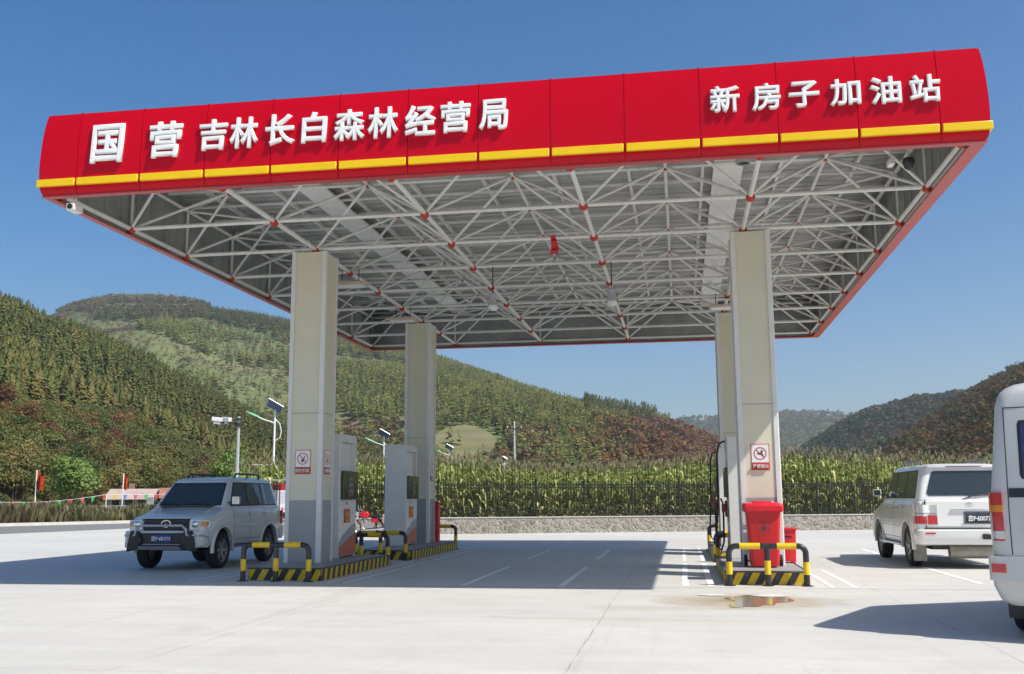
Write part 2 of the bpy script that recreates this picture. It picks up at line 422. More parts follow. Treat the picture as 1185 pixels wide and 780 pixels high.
# things that hang from the canopy
LAMPS = mat('lamp_housing', (.5, .52, .54), .4, .3, .1, 6); LENS = mat('lamp_lens', (.7, .72, .72), .1, 0, .05, 4, coat=.5)
for k, (x, y, lb) in enumerate(((-4.05, 21.85, 'grey bell lamp hanging under the truss, nearer the left columns'), (-1.38, 21.85, 'grey bell lamp hanging under the truss, nearer the right columns'))):
    t = thing('pendant_lamp', lb, 'lamp', (x, y, 5.95), group='lamps hanging from the space frame')
    MB().tube((0, 0, .1), (0, 0, .73), .012, 6).build('hanger', BLACK, t)
    MB().lathe([(.05, .1), (.085, .07), (.09, -.12), (.12, -.18), (.10, -.185), (.03, -.1)], (0, 0, 0), n=18).build('housing', LAMPS, t, smooth=35)
    MB().ball((0, 0, -.22), .12, 14, 8, .8).build('glass_globe', LENS, t, smooth=60)
for x, y, lb in ((-7.3, 21.55, 'flat pale floodlight tray behind the top of the left front column'), (-7.35, 26.2, 'flat pale floodlight tray at the top of the left rear column'), (1.23, 26.0, 'flat pale floodlight tray at the top of the right rear column')):
    t = thing('floodlight_tray', lb, 'lamp', (x, y, 6.28), group='floodlight trays beside the column tops')
    MB().bx(-.38, .38, -.22, .22, 0, .07).build('tray', mat('tray_tan', (.55, .45, .33), .5), t, bevel=.015)
    MB().bx(-.32, .32, -.17, .17, -.012, -.001).build('diffuser', SIGNW, t)
    MB().tube((-.2, 0, .07), (-.2, 0, .4), .01, 6).tube((.2, 0, .07), (.2, 0, .4), .01, 6).build('hanger', BLACK, t)
for x, y, lb in ((-7.98, 16.95, 'small round downlight under the canopy roof near the left end'), (1.24, 17.2, 'small round downlight under the canopy roof near the right end')):
    t = thing('downlight', lb, 'lamp', (x, y, 7.2), group='downlights under the roof')
    MB().lathe([(.13, .48), (.13, 0), (.11, 0), (.11, .03)], (0, 0, 0), n=20).build('can', LAMPS, t, smooth=40)
    MB().lathe([(.108, .02), (.06, .04), (.01, .05)], (0, 0, 0), n=20).build('lens', BLACK, t, smooth=60)
t = thing('security_camera', 'small white box camera under the left front corner of the canopy', 'camera', (-9.95, 15.0, 6.56))
MB().tube((0, 0, 0), (0, 0, -.14), .02, 6).build('bracket', ALU, t); MB().box((0, -.02, -.2), (.16, .26, .13)).build('camera_body', SHEETW, t, bevel=.02); MB().tube((0, -.15, -.2), (0, -.17, -.2), .045, 12).build('lens', BLACK, t)
t = thing('security_camera', 'white dome camera cluster under the right front corner of the canopy', 'camera', (3.85, 16.7, 6.9))
MB().tube((0, 0, .35), (0, 0, 0), .02, 6).tube((-.28, 0, .35), (-.28, 0, .05), .018, 6).build('bracket', ALU, t); MB().lathe([(.09, .06), (.1, 0), (.07, -.1), (.02, -.14)], (0, 0, 0), n=14).build('dome', DARK, t, smooth=50); MB().box((-.28, 0, .0), (.1, .2, .1)).build('camera_body', SHEETW, t, bevel=.015)
rib = MB(); n = 7; L = []
for i in range(n):
    t_ = i/(n-1); yy = .03*math.sin(i*2.1); wv = .045+.035*t_; cxr = .04*math.sin(t_*2.5); L.append([(cxr-wv, yy, -.38*t_), (cxr+wv, yy+.03, -.38*t_+.02), (cxr+wv, yy+.035, -.38*t_+.02), (cxr-wv, yy+.006, -.38*t_)])
rb = rib.loft(L).build('ribbon', mat('ribbon_red', (.5, .01, .015), .6), loc=(-2.35, 19.15, 6.60)); tag(rb, 'dark red cloth strip hanging from a truss node in the middle of the canopy', 'ribbon')
# ------------------------------------------------------------------ world and sun
SDX, SDY = .77, .33
sun_dir = Vector((SDX, -SDY, 1)).normalized()          # towards the sun
elev = math.asin(sun_dir.z); azim = math.atan2(sun_dir.x, sun_dir.y)
wd = bpy.data.worlds.new('World'); sc.world = wd; wd.use_nodes = True
nt = wd.node_tree; sky = nt.nodes.new('ShaderNodeTexSky'); sky.sky_type = 'NISHITA'; sky.sun_disc = False
sky.sun_elevation = elev; sky.sun_rotation = azim; sky.air_density = 1.0; sky.dust_density = 2.2; sky.ozone_density = 2.0; sky.altitude = 500
bgn = nt.nodes['Background']; hsn = nt.nodes.new('ShaderNodeHueSaturation'); hsn.inputs['Saturation'].default_value = 1.5; nt.links.new(sky.outputs[0], hsn.inputs['Color']); nt.links.new(hsn.outputs[0], bgn.inputs[0]); bgn.inputs[1].default_value = .092
sl = bpy.data.lights.new('sun', 'SUN'); sl.energy = 4.2; sl.angle = math.radians(.53); sl.color = (1, .955, .875)
so = bpy.data.objects.new('sun', sl); COL.objects.link(so); so.rotation_euler = sun_dir.to_track_quat('Z', 'Y').to_euler(); so.location = (20, -10, 40)
sc.view_settings.view_transform = 'Standard'; sc.view_settings.look = 'None'; sc.view_settings.exposure = .56; sc.view_settings.gamma = 1
sc.cycles.max_bounces = 7; sc.cycles.diffuse_bounces = 4; sc.cycles.glossy_bounces = 3; sc.cycles.transmission_bounces = 4; sc.cycles.use_denoising = True
# ------------------------------------------------------------------ ground
def concrete_mat():
    m, nt, b = new_mat('slab_concrete')
    P = pos(nt); sep = nt.nodes.new('ShaderNodeSeparateXYZ'); nt.links.new(P, sep.inputs[0])
    big = noise_(nt, .16, 6, .6, P); mid = noise_(nt, 1.3, 6, .68, P); fine = noise_(nt, 22, 5, .7, P)
    mp = nt.nodes.new('ShaderNodeMapping'); mp.inputs['Scale'].default_value = (.25, 1.6, 1); nt.links.new(P, mp.inputs[0])
    sweep = noise_(nt, 1.1, 6, .7, mp.outputs[0])
    c = ramp(nt, big, [(.25, (.50, .485, .44)), (.75, (.65, .635, .59))])
    c = mixc(nt, ramp(nt, mid, [(.38, (0, 0, 0)), (.75, (.5, .5, .5))]), c, (.44, .425, .38))
    c = mixc(nt, ramp(nt, sweep, [(.45, (0, 0, 0)), (.72, (.42, .42, .42))]), c, (.70, .69, .66))
    c = mixc(nt, ramp(nt, fine, [(.35, (.22, .22, .22)), (.62, (0, 0, 0))]), c, (.33, .32, .30))
    # slab joints: wandering fine cracks filled with dirt
    wob = noise_(nt, .9, 5, .6, P)
    def joint(axis, off, per, wd_, wobble):
        v = math_(nt, 'MULTIPLY_ADD', wob, wobble, sep.outputs[axis])
        v = math_(nt, 'ADD', v, off); v = math_(nt, 'PINGPONG', v, per/2)
        return math_(nt, 'LESS_THAN', v, wd_)
    jy = joint(0, 1.0+4.05*20, 4.05, .0075, .08); jx = joint(1, -12.95+4.35*20, 4.35, .008, .05)
    patch = ramp(nt, noise_(nt, 2.1, 3, .5, P), [(.38, (.15,)*3), (.6, (1, 1, 1))])
    j = math_(nt, 'MULTIPLY', math_(nt, 'MAXIMUM', jy, math_(nt, 'MULTIPLY', jx, .75)), patch)
    c = mixc(nt, math_(nt, 'MULTIPLY', j, .7), c, (.20, .19, .16))
    # scattered dark scuffs
    sc1 = ramp(nt, noise_(nt, 3.7, 7, .75, mp.outputs[0]), [(.70, (0, 0, 0)), (.76, (.55, .55, .55))])
    c = mixc(nt, sc1, c, (.22, .21, .19))
    oil = ramp(nt, noise_(nt, .75, 5, .6, P), [(.60, (0, 0, 0)), (.74, (.30, .30, .30))])
    c = mixc(nt, oil, c, (.33, .31, .27))
    tm = nt.nodes.new('ShaderNodeMapping'); tm.inputs['Scale'].default_value = (2.2, .10, 1); tm.inputs['Rotation'].default_value = (0, 0, .35); nt.links.new(P, tm.inputs[0])
    c = mixc(nt, ramp(nt, noise_(nt, 1.0, 5, .65, tm.outputs[0]), [(.58, (0, 0, 0)), (.70, (.28, .28, .28))]), c, (.34, .325, .29))
    # damp rusty stain round the puddle in front of the right island
    def blob(cx, cy, sx, sy, amp):
        a = math_(nt, 'MULTIPLY', math_(nt, 'SUBTRACT', sep.outputs[0], cx), 1/sx); bb = math_(nt, 'MULTIPLY', math_(nt, 'SUBTRACT', sep.outputs[1], cy), 1/sy)
        r = math_(nt, 'ADD', math_(nt, 'MULTIPLY', a, a), math_(nt, 'MULTIPLY', bb, bb))
        r = math_(nt, 'ADD', r, math_(nt, 'MULTIPLY_ADD', noise_(nt, 2.4, 6, .65, P), 1.8, -.9))
        return math_(nt, 'MULTIPLY', ramp(nt, r, [(.05, (1, 1, 1)), (1.0, (0, 0, 0))]), amp)
    c = mixc(nt, blob(.85, 15.3, 1.5, 1.25, .85), c, (.36, .29, .17))
    c = mixc(nt, blob(.85, 15.5, .6, .5, .5), c, (.22, .18, .12))
    c = mixc(nt, blob(-.4, 14.2, 1.4, .35, .3), c, (.36, .31, .2))
    c = mixc(nt, blob(-1.0, 12.9, 2.0, .25, .25), c, (.36, .31, .2))
    nt.links.new(c, b.inputs['Base Color']); b.inputs['Roughness'].default_value = .62
    bp = nt.nodes.new('ShaderNodeBump'); bp.inputs['Strength'].default_value = .25; bp.inputs['Distance'].default_value = .01
    nt.links.new(fine, bp.inputs['Height']); nt.links.new(bp.outputs[0], b.inputs['Normal'])
    return m
def soil_mat():
    m, nt, b = new_mat('field_soil'); P = pos(nt)
    c = ramp(nt, noise_(nt, .05, 8, .7, P), [(.3, (.075, .09, .03)), (.55, (.13, .13, .05)), (.75, (.17, .13, .07))])
    nt.links.new(c, b.inputs['Base Color']); b.inputs['Roughness'].default_value = .95; return m
def asphalt_mat():
    m, nt, b = new_mat('old_asphalt'); P = pos(nt)
    c = ramp(nt, noise_(nt, 2.5, 8, .7, P), [(.3, (.15, .15, .145)), (.75, (.21, .21, .20))])
    nt.links.new(c, b.inputs['Base Color']); b.inputs['Roughness'].default_value = .85; return m
CONC = concrete_mat(); SOIL = soil_mat(); ASPH = asphalt_mat()
gd = MB(); S = 3400; gd.add([(-S, -S, -.30), (S, -S, -.30), (S, S, -.30), (-S, S, -.30)], [(0, 1, 2, 3)])
structure(gd.build('ground', SOIL))
WL = lambda x: 44.75+.30*x                       # line of the stone wall (y at x)
cs = MB(); zc0 = 0
# forecourt slab: bounded by the wall at the back and by the road on the left
RA, RB = (-46.0, 36.0), (-27.0, 62.0)            # near edge of the road, running away to the right
cs.add([(-46, -30, 0), (60, -30, 0), (60, WL(60)+.3, 0), (-18.2, WL(-18.2)+.3, 0), (-24.5, 56.0, 0), (-27.5, 56.0, 0), (-30.3, 42.0, 0), (-34, 30, 0), (-46, 10, 0)], [tuple(range(9))])
structure(cs.build('forecourt', CONC))
rd = MB()
rd.add([(-60, -40, -.02), (-46, -30, -.02), (-34, 30, -.02), (-30.3, 42.0, -.02), (-27.5, 56, -.02), (-24, 75, -.02), (-18, 120, -.02), (-29, 120, -.02), (-33.5, 66, -.02), (-40.5, 54.0, -.02), (-62, 22, -.02)], [tuple(range(11))])
structure(rd.build('road', ASPH))
kb = MB()
for a, b_ in (((-62, 22), (-40.4, 54.0)), ((-40.4, 54.0), (-33.4, 66)), ((-33.4, 66), (-28.9, 120))):
    L = math.hypot(b_[0]-a[0], b_[1]-a[1]); kb.box(((a[0]+b_[0])/2, (a[1]+b_[1])/2, .04), (L, .28, .24), math.atan2(b_[1]-a[1], b_[0]-a[0]))
structure(kb.build('kerb', mat('kerb_concrete', (.55, .54, .5), .7, 0, .1, 2)))
vg = MB(); vg.add([(-90, 22, -.05), (-62.2, 22, -.05), (-40.5, 54.2, -.05), (-33.5, 66.2, -.05), (-29, 120, -.05), (-18, 230, -.05), (-150, 230, -.05), (-150, 60, -.05)], [tuple(range(8))])
structure(vg.build('verge', SOIL))
# painted lines
LINE = mat('line_paint', (.82, .82, .81), .6, 0, .08, 9, dirt=.3)
ln = MB()
def stripe(x0, y0, x1, y1, w):
    L = math.hypot(x1-x0, y1-y0); nx, ny = -(y1-y0)/L*w/2, (x1-x0)/L*w/2; z = .004
    ln.add([(x0+nx, y0+ny, z), (x1+nx, y1+ny, z), (x1-nx, y1-ny, z), (x0-nx, y0-ny, z)], [(0, 1, 2, 3)])
for x in (-3.78, -2.07):
    stripe(x, 17.35, x, 22.25, .11); stripe(x, 25.0, x, 29.2, .11)
for x in (-6.35, -6.02): stripe(x, 17.75, x, 23.8, .075); stripe(x, 24.4, x, 30.6, .075)
for x in (.45, .02): stripe(x, 17.7, x, 23.6, .11); stripe(x, 24.4, x, 30.6, .09)
for x in (2.42, 2.78): stripe(x, 17.6, x, 21.6, .08)
for x in (-8.75, -9.1): stripe(x, 17.9, x, 22.6, .08)
stripe(4.98, 18.6, 4.98, 23.0, .12); stripe(4.98, 27.4, 4.98, 30.3, .12); stripe(7.6, 20.5, 7.6, 23.2, .12)
stripe(-9.6, 17.55, 14, 17.5, .05); stripe(-13.5, 22.85, 6, 22.85, .035); stripe(-5.9, 24.65, 1.3, 24.65, .03)
structure(ln.build('road_marking', LINE))
# puddle
m, nt2, b = new_mat('shallow_water'); b.inputs['Base Color'].default_value = (.30, .255, .18, 1); b.inputs['Roughness'].default_value = .12; b.inputs['Specular IOR Level'].default_value = .75
pd = MB(); pts = []
for i in range(40):
    a = 2*PI*i/40; r = 1+.22*math.sin(3*a+1)+.13*math.sin(5*a)+.10*math.sin(9*a+2); pts.append((1.02+.42*r*math.cos(a)+.10*math.sin(a), 15.35+.80*r*math.sin(a), .006))
pd.add(pts, [tuple(range(40))]); structure(pd.build('puddle', m))
# worn pale patches of dried cement by the puddle
pc = MB()
for cx, cy, sx, sy in ((.42, 16.15, .22, .16), (1.30, 16.1, .26, .18), (2.3, 12.0, .0, .0)):
    if sx: pc.add([(cx+sx*(1+.2*math.sin(2.3*i+cx*9))*math.cos(2*PI*i/18), cy+sy*(1+.2*math.sin(3.1*i))*math.sin(2*PI*i/18), .009) for i in range(18)], [tuple(range(18))])
structure(pc.build('cement_patch', mat('dried_cement', (.62, .61, .58), .8, 0, .1, 5)))
# ------------------------------------------------------------------ pump islands
def hazard_mat(name, axis, per, slope):
    m, nt, b = new_mat(name); P = pos(nt); sep = nt.nodes.new('ShaderNodeSeparateXYZ'); nt.links.new(P, sep.inputs[0])
    v = math_(nt, 'MULTIPLY_ADD', sep.outputs[2], -slope, sep.outputs[axis])
    v = math_(nt, 'ADD', v, 50*per)
    v = math_(nt, 'LESS_THAN', math_(nt, 'MODULO', v, per), per*.5)
    y = ramp(nt, noise_(nt, 14, 5, .7, P), [(.3, (.50, .33, .01)), (.65, (.72, .49, .012))]); k = ramp(nt, noise_(nt, 9, 5, .7, P), [(.3, (.02, .02, .02)), (.7, (.05, .05, .048))])
    c = mixc(nt, v, k, y)
    c = mixc(nt, ramp(nt, noise_(nt, 7, 7, .75, P), [(.58, (0, 0, 0)), (.72, (.6, .6, .6))]), c, (.22, .21, .19))
    nt.links.new(c, b.inputs['Base Color']); b.inputs['Roughness'].default_value = .6; return m
HZF = hazard_mat('hazard_stripes_front', 0, .262, .55); HZS = hazard_mat('hazard_stripes_side', 1, .30, .35)
ISTOP = mat('island_tile', (.30, .30, .30), .6, 0, .15, 4, dirt=.3); EDGE = mat('island_edge_dark', (.06, .06, .06), .5)
islands = [(-8.03, -6.6, 18.16, 22.63, 'striped kerb island under the left front column'), (-8.03, -6.6, 24.5, 29.7, 'striped kerb island under the left rear column'), (.69, 2.1, 18.05, 22.5, 'striped kerb island with the big red wheelie bin on it'), (.69, 2.1, 24.4, 29.7, 'striped kerb island under the right rear column, mostly hidden by the one in front')]
for x0, x1, y0, y1, lb in islands:
    t = thing('pump_island', lb, 'kerb island', ((x0+x1)/2, (y0+y1)/2, 0), group='pump islands'); o_ = Vector(t.location)
    def ip(mb, n, m, **k):
        o = mb.build(n, m, t, **k); o.location = -o_; return o
    h = .235; a = (x0, y0, x1, y1)
    ip(MB().bx(x0+.012, x1-.012, y0+.012, y1-.012, 0, h-.03), 'core', EDGE)
    ip(MB().bx(x0+.02, x1-.02, y0, y0+.01, .004, h-.03), 'striped_end', HZF); ip(MB().bx(x0+.02, x1-.02, y1-.01, y1, .004, h-.03), 'striped_end', HZF)
    ip(MB().bx(x0, x0+.01, y0+.02, y1-.02, .004, h-.03), 'striped_side', HZS); ip(MB().bx(x1-.01, x1, y0+.02, y1-.02, .004, h-.03), 'striped_side', HZS)
    ip(MB().bx(x0-.004, x1+.004, y0-.004, y1+.004, h-.0295, h-.004), 'rim', EDGE, bevel=.006)
    ip(MB().bx(x0+.06, x1-.06, y0+.06, y1-.06, h-.0038, h), 'deck', ISTOP)
# hoop guards
HY = mat('guard_yellow', (.80, .52, .01), .38, 0, .1, 7, coat=.2, dirt=.15); HK = mat('guard_black', (.022, .022, .025), .35, 0, .2, 7, coat=.2)
def guard(cx, y, lb, w=1.27, h=.66, three=True, rz=0):
    t = thing('hoop_guard', lb, 'hoop guard', (cx, y, 0), rz, 'black and yellow hoop guards at the island ends')
    r = .05; R = .12; p = [(-w/2, 0, 0), (-w/2, 0, h-R)]
    for i in range(1, 6): a = PI*i/12; p.append((-w/2+R-R*math.cos(a*1.0), 0, h-R+R*math.sin(a)))
    p = [(-w/2, 0, .01), (-w/2, 0, h-R)]+[(-w/2+R-R*math.cos(PI/2*i/5), 0, h-R+R*math.sin(PI/2*i/5)) for i in range(1, 6)]
    p += [(w/2-R+R*math.sin(PI/2*i/5), 0, h-R+R*math.cos(PI/2*i/5)) for i in range(0, 6)]+[(w/2, 0, .01)]
    MB().path(p, r, 14).build('hoop', HK, t, smooth=50)
    if three: MB().tube((0, 0, .01), (0, 0, h-.03), r, 14).build('middle_post', HK, t, smooth=50)
    for x in ([-w/2, 0, w/2] if three else [-w/2, w/2]):
        MB().tube((x, 0, .19), (x, 0, .40 if x else .42), r+.004, 14).build('yellow_band', HY, t, smooth=50)
        MB().lathe([(.10, .002), (.10, .014), (.052, .016)], (x, 0, 0), n=16).build('foot_plate', HK, t)
    for a, b_ in ((-w*.36, -w*.09), (w*.13, w*.38)) if three else ((-.18, .18),):
        MB().tube((a, 0, h), (b_, 0, h), r+.004, 14).build('yellow_band', HY, t, smooth=50)
    return t
guard(-7.42, 17.99, 'black and yellow hoop guard with three posts in front of the left front island')
guard(-7.35, 22.85, 'black and yellow hoop guard behind the far end of the left front island')
guard(-7.32, 24.28, 'black and yellow hoop guard before the near end of the left rear island')
guard(-7.32, 29.88, 'black and yellow hoop guard at the far end of the left rear island')
guard(1.40, 17.88, 'black and yellow hoop guard with three posts in front of the red wheelie bin')
guard(1.38, 22.75, 'black and yellow hoop guard behind the far end of the right front island')
guard(1.38, 24.1, 'black and yellow hoop guard before the near end of the right rear island')
guard(1.38, 29.9, 'black and yellow hoop guard at the far end of the right rear island')
# ------------------------------------------------------------------ fuel dispensers
def swoosh_mat():
    return mat('dispenser_orange', (.50, .12, .05), .4, 0, .06, 3)
ORG = swoosh_mat(); GRS = mat('dispenser_grey_band', (.36, .37, .38), .4, 0, .05, 3); DISP = mat('display_glass', (.035, .037, .03), .15, 0, .1, 2, coat=.4); LCD = mat('display_lcd', (.09, .095, .085), .25, 0, .15, 30)
HOSE = mat('hose_rubber', (.018, .018, .02), .5, 0, .2, 9); NOZ = mat('nozzle_red', (.35, .02, .03), .4); STK = mat('sticker_orange', (.58, .09, .02), .5); STY = mat('sticker_yellow', (.75, .45, .04), .5)
def dispenser(x, y, lb, dx=.60, dy=1.2, H=2.72, hoses=(-1,)):
    t = thing('fuel_dispenser', lb, 'fuel dispenser', (x, y, .235), 0, 'fuel dispensers')
    # body with a recessed middle bay on both long faces
    b = MB(); b.bx(-dx/2, dx/2, -dy/2, -dy/2+.10, 0, H); b.bx(-dx/2, dx/2, dy/2-.10, dy/2, 0, H); b.bx(-dx/2+.0, dx/2, -dy/2+.10, dy/2-.10, H-.17, H); b.bx(-dx/2+.10, dx/2-.10, -dy/2+.10, dy/2-.10, 1.52, H-.17); b.bx(-dx/2+.006, dx/2-.006, -dy/2+.10, dy/2-.10, .03, 1.52)
    b.build('cabinet', SHEETW, t, bevel=.012)
    MB().bx(-dx/2+.03, dx/2-.03, -dy/2+.03, dy/2-.03, 0, .03).build('plinth', DARK, t)
    for s in (-1, 1):
        fx = lambda a, b_, c, s=s: (s*(dx/2+.004+c), s*a, b_)       # face coordinates: a along, b up, c out
        q = MB()
        q.bx(*(sorted((s*(dx/2-.08), s*(dx/2+.055)))), -dy/2+.09, dy/2-.02, 1.24, 1.86)
        hd = q.build('display_head', DISP, t, bevel=.012)
        q = MB(); q.bx(*(sorted((s*(dx/2+.0555), s*(dx/2+.062)))), -.16, .22, 1.32, 1.78); q.build('lcd_screen', LCD, hd)
        q = MB()
        for zz in (1.69, 1.56, 1.43): q.bx(*(sorted((s*(dx/2+.0625), s*(dx/2+.066)))), -.10, .16, zz-.035, zz+.035)
        q.build('digit_window', mat('digit_bg', (.13, .145, .13), .3), hd)
        # lower skin: grey sweep over an orange foot
        pts = [(-dy/2+.02, .05), (dy/2-.02, .05), (dy/2-.02, .72)]+[(dy/2-.02-(dy-.04)*i/10, .72-.40*(i/10)**1.4) for i in range(1, 11)]
        q = MB(); q.prism(pts, lambda a, b_: fx(a, b_, 0), lambda a, b_: fx(a, b_, .004)); q.build('grey_sweep', GRS, t)
        pts = [(-dy/2+.02, .05), (dy/2-.02, .05), (dy/2-.02, .50)]+[(dy/2-.02-(dy-.04)*i/10, .50-.28*(i/10)**1.3) for i in range(1, 11)]
        q = MB(); q.prism(pts, lambda a, b_: fx(a, b_, .0045), lambda a, b_: fx(a, b_, .008)); q.build('orange_foot', ORG, t)
        q = MB(); q.prism([(-.22, .74), (.14, .74), (.14, 1.04), (-.22, 1.04)], lambda a, b_: fx(a, b_, 0.005), lambda a, b_: fx(a, b_, .009)); st = q.build('notice_sticker', STK, t)
        q = MB()
        for r_, n_ in ((.93, 3), (.80, 1)):
            for k in range(n_):
                for da in (0, .045): q.prism([(-.19+.115*k+da+(.11 if n_ == 1 else 0), r_-.045), (-.165+.115*k+da+(.11 if n_ == 1 else 0), r_-.045), (-.165+.115*k+da+(.11 if n_ == 1 else 0), r_+.045), (-.19+.115*k+da+(.11 if n_ == 1 else 0), r_+.045)], lambda a, b_: fx(a, b_, .0095), lambda a, b_: fx(a, b_, .011))
        q.build('sticker_marks', STY, st)
        q = MB(); q.prism([(-.04+.04*math.cos(2*PI*i/16), 1.16+.04*math.sin(2*PI*i/16)) for i in range(16)], lambda a, b_: fx(a, b_, 0.003), lambda a, b_: fx(a, b_, .007)); q.build('warning_dot', STY, t)
        q = MB(); q.bx(-dx/2-.003, dx/2+.003, -dy/2-.003, -dy/2-.001, 1.1, 1.104); q.bx(-.01, .01, -dy/2-.006, -dy/2-.001, .62, .64)
        if s not in hoses: continue
        # hose and nozzle hang off the far end of each face
        yy = s*(-.1)+.45
        q = MB(); q.path([(s*(dx/2), yy-.12, 2.45), (s*(dx/2+.12), yy-.1, 2.4), (s*(dx/2+.17), yy, 2.15), (s*(dx/2+.18), yy+.02, 1.2), (s*(dx/2+.23), yy, .5), (s*(dx/2+.22), yy-.05, .2), (s*(dx/2+.15), yy-.12, .12), (s*(dx/2+.09), yy-.16, .3), (s*(dx/2+.08), yy-.16, .95)], .021, 8)
        q.build('hose', HOSE, t, smooth=60)
        q = MB(); q.box((s*(dx/2+.07), yy-.16, 1.02), (.09, .07, .17)); q.tube((s*(dx/2+.07), yy-.16, 1.08), (s*(dx/2+.13), yy-.16, 1.22), .02, 8); q.build('nozzle', NOZ, t, bevel=.012)
        q = MB(); q.box((s*(dx/2+.02), yy-.16, 1.0), (.05, .16, .34)); q.build('nozzle_holster', DARK, t, bevel=.01)
    return t
dispenser(-7.56, 21.55, 'tall white fuel dispenser behind the left front column, with dark display and orange foot', dy=1.15, H=2.66)
dispenser(-7.62, 27.15, 'tall white fuel dispenser in front of the left rear column', dy=1.15, H=2.70)
dispenser(1.26, 22.0, 'tall white fuel dispenser just behind the right front column, black hose at its side', dy=1.1, H=2.5)
dispenser(1.26, 27.2, 'white fuel dispenser in front of the right rear column, almost hidden', dy=1.1, H=2.5)
# ------------------------------------------------------------------ wheelie bin
BINR = mat('bin_red', (.62, .016, .022), .38, 0, .06, 3, dirt=.08); BLID = mat('bin_lid_red', (.66, .012, .03), .33, 0, .05, 3)
t = thing('wheelie_bin', 'big red plastic wheelie bin with a litter emblem before the right front column', 'wheelie bin', (1.44, 19.02, .235))
def rrect(x0, x1, y0, y1, z, r=.04, n=4):
    out = []
    for cx, cy, a0 in ((x1-r, y1-r, 0), (x0+r, y1-r, PI/2), (x0+r, y0+r, PI), (x1-r, y0+r, 1.5*PI)):
        for i in range(n+1): a = a0+PI/2*i/n; out.append(Vector((cx+r*math.cos(a), cy+r*math.sin(a), z)))
    return out
b = MB(); b.loft([rrect(-.235, .235, -.20, .24, .03, .06), rrect(-.25, .25, -.215, .26, .1, .06), rrect(-.30, .30, -.275, .32, 1.0, .06)]); b.build('bin_body', BINR, t, smooth=35)
b = MB(); b.loft([rrect(-.33, .33, -.30, .34, .98, .04), rrect(-.33, .33, -.30, .34, 1.05, .04)]); b.build('bin_rim', BLID, t, smooth=35)
b = MB(); b.loft([rrect(-.345, .345, -.335, .34, 1.0, .05), rrect(-.35, .35, -.34, .34, 1.09, .05), rrect(-.33, .33, -.31, .33, 1.135, .05), rrect(-.2, .2, -.2, .24, 1.155, .05)]); b.loft([rrect(-.19, .19, -.26, .2, 1.13, .03), rrect(-.175, .175, -.24, .18, 1.175, .03)]); b.build('bin_lid', BLID, t, smooth=35)
b = MB(); b.path([(-.22, .36, .98), (-.22, .40, 1.02), (.22, .40, 1.02), (.22, .36, .98)], .016, 8); b.build('handle', BLID, t)
b = MB(); b.tube((-.34, .24, .10), (.34, .24, .10), .014, 8); b.build('axle', BLACK, t)
for s in (-1, 1): MB().lathe([(.10, -.025), (.105, -.01), (.105, .01), (.10, .025)], (s*.315, .24, .105), 'X', 20).build('wheel', RUBBER, t, smooth=30)
em = MB(); n = 32
yf = lambda z: -.276+(1.0-z)*.067-.004
for i in range(n):
    a, c = 2*PI*i/n, 2*PI*(i+1)/n
    em.add([(.115*math.cos(a)-.01, yf(.70+.115*math.sin(a)), .70+.115*math.sin(a)), (.122*math.cos(a)-.01, yf(.70+.122*math.sin(a)), .70+.122*math.sin(a)), (.122*math.cos(c)-.01, yf(.70+.122*math.sin(c)), .70+.122*math.sin(c)), (.115*math.cos(c)-.01, yf(.70+.115*math.sin(c)), .70+.115*math.sin(c))], [(0, 1, 2, 3)])
for P_ in ([(-.05, .66), (.0, .65), (.015, .70), (-.01, .745), (-.045, .72)], [(.01, .66), (.045, .67), (.05, .73), (.02, .76), (.03, .70)], [(.0, .76), (.02, .77), (.01, .80), (-.005, .785)]):
    em.add([(a, yf(z)-.001, z) for a, z in P_], [tuple(range(len(P_)))])
em.build('litter_emblem', SIGNK, t)
# red extinguisher boxes
def ext_box(x, y, lb, w=.32, h=.66, d=.3):
    t = thing('extinguisher_box', lb, 'equipment box', (x, y, .235), 0)
    b = MB(); b.loft([rrect(-w/2*.9, w/2*.9, -d/2, d/2, .03, .012, 2), rrect(-w/2, w/2, -d/2-.02, d/2, h-.04, .012, 2)]); b.build('box_body', BINR, t, smooth=30)
    MB().bx(-w/2-.02, w/2+.02, -d/2-.045, d/2+.02, h-.04, h).build('box_lid', BINR, t, bevel=.008)
    MB().bx(-.08, .08, -d/2-.022, -d/2-.005, h-.18, h-.145).build('hand_slot', BLACK, t)
    f = MB()
    for sx in (-1, 1): f.bx(sx*w*.32-.03, sx*w*.32+.03, -d/2+.0, d/2, 0, .03)
    f.build('foot', BINR, t)
ext_box(1.97, 20.3, 'small red metal box with a hand slot beside the right front column')
ext_box(-7.13, 29.25, 'tall red box at the far side of the left rear column', .20, 1.15, .22)
# ------------------------------------------------------------------ vehicles
def paint(name, col, met=0.): return mat(name, col, .32, met, .015, .5, coat=.7, rvar=.01)
SILV = paint('silver_gold_paint', (.76, .745, .70), .05); WPAINT = paint('white_paint', (.74, .74, .72)); VPAINT = mat('van_white_paint', (.55, .545, .52), .35, 0, .03, .7, coat=.4, dirt=.04, rvar=.02)
TINT = mat('tinted_glass', (.03, .04, .036), .04, 0, .1, 1, spec=.9); SEAM = mat('panel_gap', (.02, .02, .02), .7)
LAMPC = mat('headlamp_glass', (.55, .57, .58), .08, .3, .15, 14, coat=1); AMB = mat('amber_lens', (.65, .22, .02), .12, 0, .1, 14, coat=.8); REDL = mat('tail_lens_red', (.48, .015, .02), .12, 0, .15, 14, coat=.8)
RIM = mat('alloy_rim', (.36, .36, .36), .35, .6, .1, 6); PLATE = mat('plate_blue', (.02, .05, .28), .4); PLW = mat('plate_white', (.85, .85, .85), .5)
